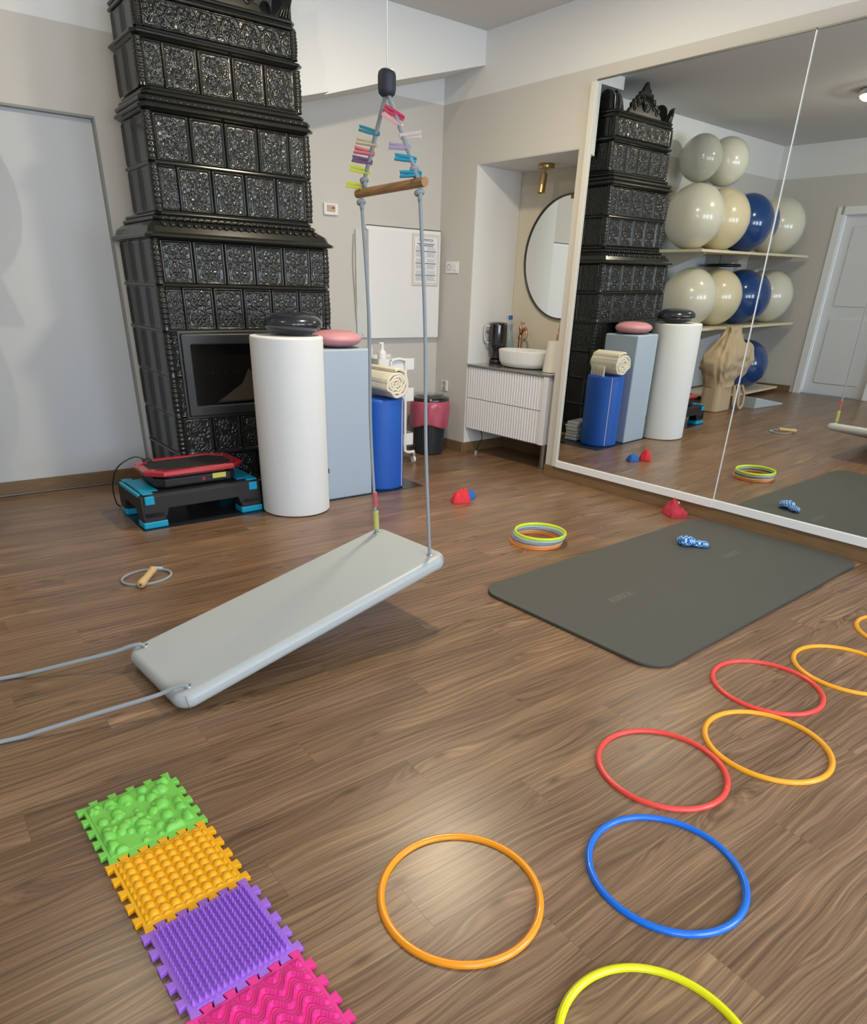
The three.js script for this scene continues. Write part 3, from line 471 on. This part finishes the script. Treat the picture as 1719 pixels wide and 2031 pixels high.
// ------------------------------------------------------------------ jump rope handle with ring, bean bags
{
  const t = thing('throwing_ring', 'grey rope ring lying on the floor left of the swing board', 'ring'); t.position.set(.915, .006, -3.215); part(t, 'ring', new THREE.TorusGeometry(.115, .0068, 10, 60).rotateX(Math.PI / 2).scale(1, 1, .82), M.rope); part(t, 'tube_joint', bar(V(.06, .003, -.09), V(.098, .003, -.055), .0095, 10), mat(lin(.45, .6, .68), .3));
  const h = thing('wooden_handle', 'short pale wooden handle lying across the grey rope ring', 'handle'); const w = mat(lin(.62, .43, .20), .5);
  const g = lathe([[0, 0], [.012, 0], [.019, .004], [.0195, .03], [.0165, .07], [.0165, .15], [.019, .166], [.015, .172], [0, .172]], 20); const a = V(.845, .0215, -3.095), b = V(.955, .034, -3.225), dd = b.clone().sub(a).normalize();
  g.applyQuaternion(new THREE.Quaternion().setFromUnitVectors(V(0, 1, 0), dd)); part(h, 'grip', g, w); part(h, 'bore', lathe([[0, -.0006], [.006, -.0006]], 12).applyQuaternion(new THREE.Quaternion().setFromUnitVectors(V(0, 1, 0), dd)), mat(lin(.12, .08, .05), .8)); h.position.copy(a);
}
function pouch(name, label, cat, color, w, h, d, pull, map) {     // a soft filled bag; pull lifts corners
  const t = thing(name, label, cat), g0 = new THREE.BoxGeometry(w, h, d, 18, 6, 14), p = g0.attributes.position;
  for (let i = 0; i < p.count; i++) { let x = p.getX(i) / (w / 2), y = p.getY(i) / h + .5, z = p.getZ(i) / (d / 2); const e = 1 - Math.pow(Math.max(Math.abs(x), Math.abs(z)), 3); const hh = .16 + .84 * e + pull(x, z); const wob = 1 + .06 * n2(x * 2 + w * 9, z * 2); p.setXYZ(i, x * w / 2 * (1 - .10 * z * z) * wob, Math.max(0.001, y * h * hh * (1 + .15 * n2(x * 3, z * 3 + h))), z * d / 2 * (1 - .12 * x * x) * wob); }
  const g = mergeVertices(g0); g.computeVertexNormals(); part(t, 'bag', g, map ? mat(lin(1, 1, 1), .8, { map }) : mat(color, .8)); return t;
}
{
  const r = pouch('bean_bag', 'dark red cloth bean bag lying against the skirting under the mirror', 'bean bag', lin(.46, .03, .055), .175, .060, .13, (x, z) => .75 * Math.exp(-((x - .1) ** 2 * 3 + (z + .2) ** 2 * 9)) + .35 * sm(-.6, -1, x) + .3 * n2(x * 2.3 + 5, z * 2.3)); r.position.set(4.085, 0, -2.30); r.rotation.y = 1.0;
  part(r, 'yellow_tag', box(.03, .012, .012, -.005, .085, .012, .003), mat(lin(.75, .52, .1), .5));
  const b = thing('bean_bag', 'blue and white checked cloth bag, limp, on the grey mat', 'bean bag'); b.position.set(3.575, .0172, -1.865); b.rotation.y = -.98;
  const chk = tex(64, 64, (u, v) => { const q = n2(u * 5, v * 5), s = ((Math.floor(u * 8) + Math.floor(v * 8)) % 2); return s ? [.62 + .1 * q, .80 + .06 * q, .92] : [.08 + .05 * q, .33 + .05 * q, .66]; });
  const lobe = (w, h, d, x, z) => { const g = smooth(new THREE.SphereGeometry(1, 24, 16)), p = g.attributes.position, uv = []; for (let i = 0; i < p.count; i++) { const a = p.getX(i), c = p.getY(i), e = p.getZ(i), k = 1 + .16 * n3(a * 2 + x * 9, c * 2, e * 2); p.setXYZ(i, a * w * k + x, Math.max(0, c * h * k + h * .8), e * d * k + z); uv.push(a * .5 + .5, e * .5 + .5 + c * .3); } g.setAttribute('uv', new THREE.Float32BufferAttribute(uv, 2)); g.computeVertexNormals(); return g; };
  part(b, 'bag', [lobe(.052, .028, .05, -.032, 0), lobe(.052, .02, .03, .045, .008)], mat(lin(1, 1, 1), .75, { map: chk }));
  const s = pouch('bean_bag', 'red bean bag with dark marks standing on the open floor', 'bean bag', lin(.70, .03, .045), .13, .075, .10, (x, z) => .4 * Math.exp(-((x - .5) ** 2 + z * z) * 5)); s.position.set(3.09, 0, -3.33); s.rotation.y = -.55;
  part(s, 'black_mark', [tube([V(-.02, .052, .03), V(0, .062, .022), V(.015, .066, .02)], .0035, 10, 6), tube([V(.0, .048, .034), V(.004, .066, .018)], .0035, 8, 6)], M.black); part(s, 'white_label', box(.026, .008, .01, .012, .082, -.01, .002), M.plasticWhite);
  const q = pouch('bean_bag', 'small blue bean bag tucked behind the red one on the floor', 'bean bag', lin(.02, .13, .50), .10, .055, .08, () => 0); q.position.set(3.208, 0, -3.375); q.rotation.y = .4;
}
// ------------------------------------------------------------------ washing niche
{
  const v = thing('vanity_cabinet', 'pale grey fluted washstand cabinet with two drawers hanging in the niche', 'cabinet'); v.position.set(XR - .002, 0, 0);
  const lac = mat(lin(.70, .70, .72), .5), z0 = NZ0 + .006, z1 = -3.60, y0 = .215, y1 = .725, D = .47;
  part(v, 'carcass', box(D - .02, y1 - y0, z1 - z0, .02 + D / 2, (y0 + y1) / 2, (z0 + z1) / 2, .004), lac);
  const front = (ya, yb) => { const n = 30, w = z1 - z0 - .06, pts = [[0, 0]]; for (let i = 0; i < n; i++) for (let k = 0; k <= 5; k++) pts.push([w * (i + k / 5) / n, .002 + .014 * Math.sin(Math.PI * k / 5)]); pts.push([w, 0]); const g = extr(shape(pts), yb - ya); g.applyMatrix4(new THREE.Matrix4().makeBasis(V(0, 0, -1), V(-1, 0, 0), V(0, 1, 0))); return g; };
  const mk = (ya, yb) => { const g = front(ya, yb); g.computeBoundingBox(); const b = g.boundingBox; g.translate(.021 - b.max.x, ya - b.min.y, z0 + .004 - b.min.z); return g; };
  part(v, 'drawer', mk(y0 + .003, .468), lac); part(v, 'drawer', mk(.474, y1 - .004), lac);
  part(v, 'end_panel', box(.03, y1 - y0, .05, .012, (y0 + y1) / 2, z1 - .025, .004), lac);
  const top = thing('worktop', 'thin polished grey stone top on the fluted washstand', 'worktop'); top.position.set(XR - .002, .7255, 0);
  part(top, 'slab', box(.485, .018, z1 - z0 + .012, .238, .009, (z0 + z1) / 2 + .004, .004), mat(lin(.20, .20, .19), .15, { clearcoat: .5 }));
  const TY = .7445;
  const b = thing('wash_basin', 'white oval countertop basin on the stone top', 'basin'); b.position.set(4.425, TY, -4.085);
  const bp = [[0, .0], [.14, 0], [.172, .012], [.188, .045], [.198, .125], [.1965, .132], [.192, .13], [.182, .06], [.16, .03], [.1, .022], [0, .02]]; part(b, 'bowl', lathe(bp, 56).scale(.90, 1, 1.27), mat(lin(.82, .82, .81), .12, { clearcoat: 1 })); part(b, 'drain', cyl(.022, .022, .004, 0, .024, 0, 20), M.metal);
  const f = thing('basin_tap', 'antique copper tap with curved spout behind the basin', 'tap'); f.position.set(4.62, TY, -4.335);
  part(f, 'tap_body', lathe([[0, 0], [.022, 0], [.024, .008], [.015, .015], [.0135, .20], [.018, .205], [.018, .222], [.012, .228], [.012, .262], [.016, .268], [.015, .285], [.006, .30], [.004, .335], [0, .34]], 20), M.copper);
  part(f, 'spout', tube([V(0, .225, 0), V(-.015, .262, .04), V(-.04, .285, .085), V(-.06, .265, .12), V(-.068, .215, .135)], .0095, 24, 10), M.copper); part(f, 'lever', tube([V(0, .31, 0), V(.01, .32, .02), V(.0, .318, .035)], .004, 8, 6), M.copper);
  const k = thing('electric_kettle', 'glossy black kettle with side handle on the left of the basin', 'kettle'); k.position.set(4.445, TY, -4.432); k.scale.set(.9, 1, .9);
  part(k, 'kettle_base', lathe([[0, 0], [.062, 0], [.066, .008], [.064, .03], [.05, .035], [0, .035]], 32), M.black); part(k, 'kettle_body', lathe([[0, .036], [.062, .036], [.064, .05], [.06, .10], [.066, .12], [.084, .13], [.088, .15], [.087, .30], [.08, .318], [.03, .326], [0, .327]], 40), M.blackGloss);
  part(k, 'kettle_handle', tube([V(-.075, .29, -.035), V(-.105, .285, -.06), V(-.112, .22, -.064), V(-.10, .17, -.055), V(-.07, .16, -.04)], .010, 24, 10), mat(lin(.55, .53, .50), .3));
  const bo = thing('water_bottle', 'clear plastic bottle with a blue cap behind the kettle', 'bottle'); bo.position.set(4.60, TY, -4.445);
  part(bo, 'bottle_body', lathe([[0, 0], [.03, 0], [.034, .01], [.034, .08], [.031, .10], [.034, .12], [.034, .22], [.026, .27], [.014, .315], [.0135, .345], [0, .345]], 28), mat(lin(.85, .92, .97), .05, { transmission: .9, thickness: 0, ior: 1.3 })); part(bo, 'bottle_cap', cyl(.017, .017, .032, 0, .357, 0, 20), mat(lin(.02, .10, .40), .4));
  const c = thing('paper_bin', 'white tapered paper bin right of the basin, half hidden by the mirror', 'bin'); c.position.set(4.37, TY, -3.715); part(c, 'bin_body', lathe([[0, 0], [.085, 0], [.087, .004], [.064, .222], [.06, .224], [.058, .215], [0, .215]], 40), mat(lin(.70, .68, .62), .6));
  const sp = thing('soap_dispenser', 'brown wooden soap dispenser behind the white tapered bin', 'dispenser'); sp.position.set(4.60, TY, -3.885); part(sp, 'dispenser_body', lathe([[0, 0], [.024, 0], [.026, .006], [.024, .25], [.014, .262], [.012, .285], [.018, .29], [.018, .30], [.012, .305], [.013, .335], [0, .337]], 20), mat(lin(.36, .20, .11), .5));
  const m = thing('round_mirror', 'round mirror with thin dark frame on the niche wall', 'mirror'); m.position.set(NX - .001, 1.54, -3.97);
  part(m, 'mirror_glass', cyl(.425, .425, .006, 0, 0, 0, 80).rotateZ(Math.PI / 2).translate(-.012, 0, 0), M.mirror); part(m, 'mirror_frame', [lathe([[.422, -.011], [.432, -.011], [.434, 0], [.432, .011], [.422, .011], [.422, -.011]], 96).rotateZ(Math.PI / 2).translate(-.0125, 0, 0)], mat(lin(.10, .095, .08), .3, { metalness: .6 }));
  const s = thing('spot_lamp', 'small brass spot lamp on the ceiling of the niche', 'lamp'); s.position.set(4.50, NY - .006, -4.10);
  part(s, 'ceiling_plate', lathe([[0, 0], [.058, 0], [.06, -.004], [.06, -.022], [.056, -.026], [0, -.026]], 32), M.brass); part(s, 'stem', bar(V(0, -.02, 0), V(-.012, -.065, -.006), .007, 10), M.brass);
  const hd = lathe([[0, 0], [.026, 0], [.029, -.004], [.029, -.125], [.026, -.127], [.025, -.115], [0, -.113]], 28).rotateZ(-.13).translate(-.014, -.055, -.006); part(s, 'lamp_head', hd, M.brass);
  const p = thing('siphon_pipe', 'short chrome drain pipe below the right end of the washstand', 'pipe'); p.position.set(4.34, 0, -3.70); part(p, 'pipe', [cyl(.03, .03, .20, 0, .118, 0, 20), cyl(.022, .022, .20, .07, .118, .03, 20), cyl(.036, .036, .018, 0, .012, 0, 20), cyl(.028, .028, .014, .07, .010, .03, 20)], mat(lin(.5, .48, .47), .25, { metalness: .9 }));
  const cb = thing('cable_with_plug', 'black cable with a plug hanging under the left end of the washstand', 'cable'); part(cb, 'cord', tube([V(4.24, .215, -4.36), V(4.235, .15, -4.33), V(4.22, .08, -4.36), V(4.215, .03, -4.375)], .004, 24, 8), M.black); part(cb, 'plug', [bar(V(4.215, .035, -4.375), V(4.212, .0, -4.378), .014, 10)], mat(lin(.3, .3, .3), .4));
}
function faceplate(name, label, cat, w, h) { return thing(name, label, cat); }
{ // switches, sockets and thermostat
  const s = thing('light_switch', 'double white switch and socket plate beside the niche', 'switch'); s.position.set(XR - .0005, 1.463, -4.755);
  part(s, 'plate', box(.009, .085, .155, -.0045, 0, 0, .003), M.plasticWhite); part(s, 'rocker', box(.006, .05, .05, -.0105, .004, .036, .002), M.plasticWhite); part(s, 'socket_ring', new THREE.TorusGeometry(.021, .004, 8, 24).rotateY(Math.PI / 2).translate(-.010, .002, -.037), mat(lin(.45, .45, .46), .5));
  const k = thing('wall_socket', 'white wall socket low on the wall above the bin', 'socket'); k.position.set(XR - .0005, .535, -4.80); part(k, 'plate', box(.009, .085, .085, -.0045, 0, 0, .003), M.plasticWhite); part(k, 'socket_insert', [cyl(.021, .021, .004, 0, 0, 0, 24).rotateZ(Math.PI / 2).translate(-.010, .021, 0), cyl(.021, .021, .004, 0, 0, 0, 24).rotateZ(Math.PI / 2).translate(-.010, -.021, 0)], mat(lin(.35, .35, .37), .5));
  const t = thing('thermostat', 'small white thermostat with a tan display right of the stove', 'thermostat'); placeB(t, 2.892, 1.803, ZB + .0005); part(t, 'case', box(.118, .075, .02, 0, 0, .010, .005), M.plasticWhite); part(t, 'display', box(.07, .042, .003, -.002, .004, .0205, .001), mat(lin(.52, .36, .24), .4)); part(t, 'screen', box(.024, .011, .002, .016, .008, .0222), mat(lin(.06, .04, .03), .3));
}
{ // white board on the back wall with the framed notice
  const t = thing('wall_board', 'big white fold-up board on the back wall with a rail above', 'board'); placeB(t, 3.545, 1.31, ZB + .0005);
  part(t, 'board_panel', box(.70, .77, .05, .0, .0, .025, .006), mat(lin(.78, .79, .80), .3)); part(t, 'top_rail', box(.72, .028, .03, 0, .398, .016, .004), M.plasticWhite); part(t, 'rail_line', box(.72, .006, .006, 0, .414, .03, .001), mat(lin(.05, .05, .05), .5)); part(t, 'side_strip', box(.095, .76, .018, -.40, .0, .009, .003), mat(lin(.60, .61, .60), .6));
  part(t, 'side_edge', box(.006, .76, .014, -.345, 0, .018, .001), mat(lin(.45, .46, .46), .6));
  const c = thing('window_cord', 'thin cord hanging down the wall left of the white board', 'cord'); placeB(c, 0, 0, 0); part(c, 'cord', tube([V(3.085, 1.66, ZB + .012), V(3.08, 1.58, ZB + .012), V(3.075, 1.45, ZB + .012), V(3.09, 1.2, ZB + .012), V(3.10, 1.05, ZB + .012), V(3.13, .98, ZB + .014), V(3.155, .945, ZB + .02)], .0045, 50, 8), mat(lin(.5, .47, .42), .6));
  const n = thing('framed_notice', 'framed printed notice with beige border on the white board', 'notice'); placeB(n, 3.737, 1.508, ZB + .0515);
  part(n, 'notice_frame', box(.268, .37, .008, 0, 0, .004, .002), mat(lin(.68, .60, .50), .6));
  const doc = canvasTex(512, 720, (g) => { g.fillStyle = '#e6e6ea'; g.fillRect(0, 0, 512, 720); g.strokeStyle = '#b79f83'; g.lineWidth = 8; g.strokeRect(14, 14, 484, 692); g.fillStyle = '#4a4a50'; g.textAlign = 'center'; g.font = 'bold 50px sans-serif'; g.fillText('INSTRUKCJA', 256, 84); g.fillStyle = '#5c5c64';
    let y = 118; for (const w of [360, 300]) { g.fillRect(256 - w / 2, y, w, 12); y += 24; } g.fillStyle = '#9496a2'; for (let b = 0; b < 6; b++) { for (let k = 0; k < 4; k++) { const w = 130 + ((b * 7 + k * 13) % 5) * 12; g.fillRect(50, y, w, 5); g.fillRect(276, y, w + 14, 5); y += 15; } g.fillStyle = b % 2 ? '#9496a2' : '#70727e'; g.fillRect(44, y, 424, b % 2 ? 3 : 14); y += 28; } });
  part(n, 'print', new THREE.PlaneGeometry(.25, .352).translate(0, 0, .0086), mat(lin(1, 1, 1), .4, { map: doc }));
}
{ // trolley
  const t = thing('utility_trolley', 'white three-tier metal trolley on castors behind the blue roller', 'trolley'); placeB(t, 3.155, 0, -4.815);
  const m = mat(lin(.80, .81, .81), .35), w = .34, d = .36;
  const tray = (y, h) => { const o = rrect(w, d, .02); o.holes.push(rrect(w - .006, d - .006, .018)); const g = extr(o, h).rotateX(-Math.PI / 2).translate(0, y, 0); part(t, 'tray', [g, extr(rrect(w, d, .02), .005).rotateX(-Math.PI / 2).translate(0, y, 0)], m); };
  tray(.145, .095); tray(.49, .105); tray(.725, .088);
  for (const x of [-1, 1]) for (const z of [-1, 1]) part(t, 'post', bar(V(x * .07, .10, z * (d / 2 + .012)), V(x * .07, .80, z * (d / 2 + .012)), .011, 12), m);
  for (const z of [-1, 1]) { part(t, 'bottom_bracket', [tube([V(-.07, .14, z * (d / 2 + .012)), V(-.075, .105, z * (d / 2 + .012)), V(-.11, .09, z * (d / 2 + .012)), V(-.165, .09, z * (d / 2 + .006))], .012, 20, 10), tube([V(.07, .14, z * (d / 2 + .012)), V(.075, .105, z * (d / 2 + .012)), V(.11, .09, z * (d / 2 + .012)), V(.165, .09, z * (d / 2 + .006))], .012, 20, 10)], m);
    for (const x of [-1, 1]) { const q = part(t, 'castor', cyl(.026, .026, .018, 0, 0, 0, 24).rotateZ(Math.PI / 2).translate(x * .163, .0262, z * (d / 2 + .004)), mat(lin(.8, .8, .8), .4)); part(q, 'castor_fork', [box(.028, .03, .03, x * .163, .067, z * (d / 2 + .004), .004)], M.metal); } }
  part(t, 'handle', [tube([V(-.07, .80, d / 2 + .012), V(0, .812, d / 2 + .012), V(.07, .80, d / 2 + .012)], .011, 16, 10)], m);
  const s = thing('pump_bottle', 'white pump bottle standing on the top tray of the trolley', 'bottle'); placeB(s, 3.055, .731, -4.70); part(s, 'bottle_body', lathe([[0, 0], [.034, 0], [.036, .006], [.036, .11], [.028, .132], [.014, .142], [.014, .155], [0, .155]], 28), M.plasticWhite); part(s, 'pump', [cyl(.012, .014, .03, 0, .17, 0, 16), box(.045, .012, .018, -.010, .19, 0, .004)], M.plasticWhite); part(s, 'label_mark', box(.012, .012, .004, .004, .06, .0345), mat(lin(.05, .14, .22), .6));
  const w2 = thing('spray_bottle', 'slim white bottle behind the pink cushion on the trolley', 'bottle'); placeB(w2, 3.02, .731, -4.83); part(w2, 'bottle_body', lathe([[0, 0], [.03, 0], [.032, .005], [.030, .13], [.016, .17], [.012, .235], [0, .237]], 24), M.plasticWhite);
  const bx = thing('storage_box', 'low white box on the top tray beside the pump bottle', 'box'); placeB(bx, 3.17, .731, -4.73); part(bx, 'box_body', box(.11, .075, .16, 0, .0385, 0, .006), mat(lin(.70, .71, .71), .5));
  const bk = thing('black_pouch', 'black bag lying in the lowest trolley tray', 'bag'); placeB(bk, 3.16, .151, -4.76); const q = smooth(new THREE.SphereGeometry(1, 20, 14)), p = q.attributes.position; for (let i = 0; i < p.count; i++) { const x = p.getX(i), y = p.getY(i), z = p.getZ(i); p.setXYZ(i, x * .12, Math.max(0, y * .10 + .07 + .02 * n2(x * 2, z * 2)), z * .12); } q.computeVertexNormals(); part(bk, 'pouch', q, M.black);
}
{ // waste bin with liner
  const t = thing('waste_bin', 'black waste bin with a pink bag folded over its rim in the corner', 'bin'); placeB(t, 3.655, 0, -4.87); const rb = []; for (let i = 0; i < 40; i++) { const a = i / 40 * 6.2832; rb.push(bar(V(.117 * Math.cos(a), .01, .117 * Math.sin(a)), V(.143 * Math.cos(a), .33, .143 * Math.sin(a)), .004, 5)); }
  const blk = mat(lin(.025, .027, .032), .4); part(t, 'bin_body', lathe([[0, .002], [.11, .002], [.116, .01], [.152, .44], [.148, .44], [.112, .016], [0, .012]], 48), blk); part(t, 'flutes', rb, blk);
  const lg = lathe([[.146, .40], [.152, .455], [.166, .452], [.172, .40], [.170, .33], [.166, .255], [.158, .245]], 72), p = lg.attributes.position; for (let i = 0; i < p.count; i++) { const x = p.getX(i), y = p.getY(i), z = p.getZ(i), a = Math.atan2(z, x), k = 1 + .022 * Math.sin(a * 9 + y * 20) * (y < .45 ? 1 : .2) + .012 * n2(a * 6, y * 9); p.setXYZ(i, x * k, y + (y < .3 ? .018 * Math.sin(a * 3 + 1) : 0), z * k); } lg.computeVertexNormals();
  part(t, 'bin_liner', lg, mat(lin(.72, .14, .22), .25, { transmission: .35, thickness: 0, side: THREE.DoubleSide }), 'translucent pink bag');
  part(t, 'bin_lid', [lathe([[.168, .452], [.17, .462], [.162, .478], [.15, .482], [.1, .50], [.06, .502], [0, .502]], 56), new THREE.TorusGeometry(.12, .004, 6, 40).rotateX(Math.PI / 2).translate(0, .492, 0)], M.blackGloss);
}
// ------------------------------------------------------------------ ball shelves on the back wall, seen in the mirror
{
  const wood = mat(lin(.74, .66, .45), .5), R = .309;
  const shelf = (x0, x1, y, label) => { const t = thing('wall_shelf', label, 'shelf', 'pale wooden ball shelves'); placeB(t, 0, y, ZB + .001); part(t, 'shelf_board', box(x1 - x0, .026, .60, (x0 + x1) / 2, -.013, .30, .003), wood); for (const x of [x0 + .25, (x0 + x1) / 2, x1 - .25]) part(t, 'bracket', extr(shape([[0, -.026], [.5, -.026], [.5, -.04], [.03, -.2], [0, -.2]]), .02).rotateY(-Math.PI / 2).translate(x, 0, .0), mat(lin(.5, .48, .42), .5)); };
  shelf(-2.12, .55, 1.685, 'topmost pale wooden ball shelf in the mirror'); shelf(-2.14, .40, .895, 'middle pale wooden ball shelf in the mirror'); shelf(-2.12, -.55, .075, 'lowest pale wooden ball shelf just above the floor in the mirror');
  const pearl = mat(lin(.68, .66, .54), .22, { clearcoat: .5 }), cream = mat(lin(.70, .62, .42), .22, { clearcoat: .5 }), navy = mat(lin(.006, .05, .20), .16, { clearcoat: .7 }), clear = mat(lin(.60, .61, .53), .12, { transmission: .35, thickness: 0 });
  const list = [[.385, 1.686 + R, -4.80, R, pearl, 'pearl white gym ball at the stove end of the top shelf'], [-.235, 1.686 + R, -4.80, R, cream, 'cream gym ball beside the blue one on the top shelf'], [-.86, 1.686 + R, -4.80, R, navy, 'navy blue gym ball on the top shelf'], [-1.60, 1.686 + R, -4.80, R, pearl, 'pearl white gym ball at the door end of the top shelf'],
    [.20, .896 + R, -4.80, R, pearl, 'pearl white gym ball at the stove end of the middle shelf'], [-.43, .896 + R, -4.80, R, cream, 'cream gym ball beside the blue one on the middle shelf'], [-1.08, .896 + R, -4.80, R, navy, 'navy blue gym ball on the middle shelf'], [-1.735, .896 + R, -4.80, R, pearl, 'pearl white gym ball at the door end of the middle shelf'],
    [-1.45, .076 + R, -4.80, R, navy, 'navy blue gym ball on the lowest shelf'],
    [.37, 2.522, -4.84, .212, clear, 'half transparent gym ball resting on top of the others by the stove'], [-.24, 2.545, -4.86, .232, mat(lin(.64, .64, .54), .2, { clearcoat: .5 }), 'pale grey gym ball resting on top of the cream and blue ones']];
  for (const [x, y, z, r, m, label] of list) { const t = thing('gym_ball', label, 'gym ball', 'gym balls on the wall shelves'); placeB(t, x, y, z); part(t, 'ball', new THREE.SphereGeometry(r, 56, 40), m); part(t, 'valve', cyl(.009, .009, .006, 0, 0, r, 12).rotateX(Math.PI / 2).translate(0, r, 0).rotateY(.9), m); }
  const d = thing('balance_disc', 'flat black disc lying under the top shelf above the blue ball', 'disc'); placeB(d, -.72, .896, -4.80 + .0); d.position.copy(B(-.755, 1.535, -4.93)); part(d, 'disc', lathe([[0, 0], [.2, 0], [.21, .012], [.2, .03], [0, .034]], 40), M.black);
  d.userData.label = 'flat black disc hanging under the top shelf above the middle row';
  part(d, 'hanger', [bar(V(-.1, .03, 0), V(-.1, .124, 0), .004, 6), bar(V(.1, .03, 0), V(.1, .124, 0), .004, 6)], M.black);
  // canvas bag on the floor by the shelves
  const b = thing('canvas_bag', 'crumpled beige canvas bag with loop handles in front of the shelves', 'bag'); placeB(b, .0, 0, -4.33, .0);
  const canvas = mat(lin(.50, .38, .24), .85, { side: THREE.DoubleSide }), pos = [], idx = [], NU = 72, NV = 30;
  for (let j = 0; j <= NV; j++) for (let i = 0; i <= NU; i++) {
    const t = j / NV, a = i / NU * 6.28318, c = Math.cos(a), q = Math.sin(a), e = (v) => Math.sign(v) * Math.pow(Math.abs(v), .62);
    const hw = .20 + .13 * sm(0, .45, t) - .19 * sm(.5, 1, t), hd = .13 + .05 * sm(0, .4, t) - .15 * sm(.45, 1, t), f = .016 * Math.sin(5 * a + 7 * t + 3 * n2(c * 1.5, t * 3)) * sm(.05, .4, t) + .018 * n3(c * 2, q * 2, t * 4);
    pos.push(e(c) * (hw + f) - .12 * sm(.3, 1, t), .28 + .64 * t + .02 * n2(c * 2 + 4, q * 2) * t, e(q) * (hd + f));
  }
  for (let j = 0; j < NV; j++) for (let i = 0; i < NU; i++) { const k = j * (NU + 1) + i; idx.push(k, k + NU + 1, k + 1, k + 1, k + NU + 1, k + NU + 2); }
  const gb = new THREE.BufferGeometry(); gb.setAttribute('position', new THREE.Float32BufferAttribute(pos, 3)); gb.setIndex(idx); gb.computeVertexNormals(); part(b, 'bag_body', gb, canvas);
  part(b, 'bag_base', extr(rrect(.38, .24, .07), .285, .012).rotateX(-Math.PI / 2).translate(0, .002, 0), canvas);
  part(b, 'handle', [tube([V(-.19, .29, .14), V(-.25, .18, .16), V(-.25, .06, .165), V(-.19, .022, .165), V(-.14, .08, .16), V(-.13, .2, .15), V(-.12, .29, .14)], .016, 40, 8)], canvas);
  const wd = thing('foam_wedge', 'light grey foam wedge on the floor by the canvas bag', 'wedge'); placeB(wd, -.78, .0005, -4.30, .15); part(wd, 'wedge', extr(shape([[-.3, 0], [.3, 0], [.3, .13], [-.3, .02]]), .26, .008), mat(lin(.42, .46, .49), .7));
}
renderer.render(scene, camera);
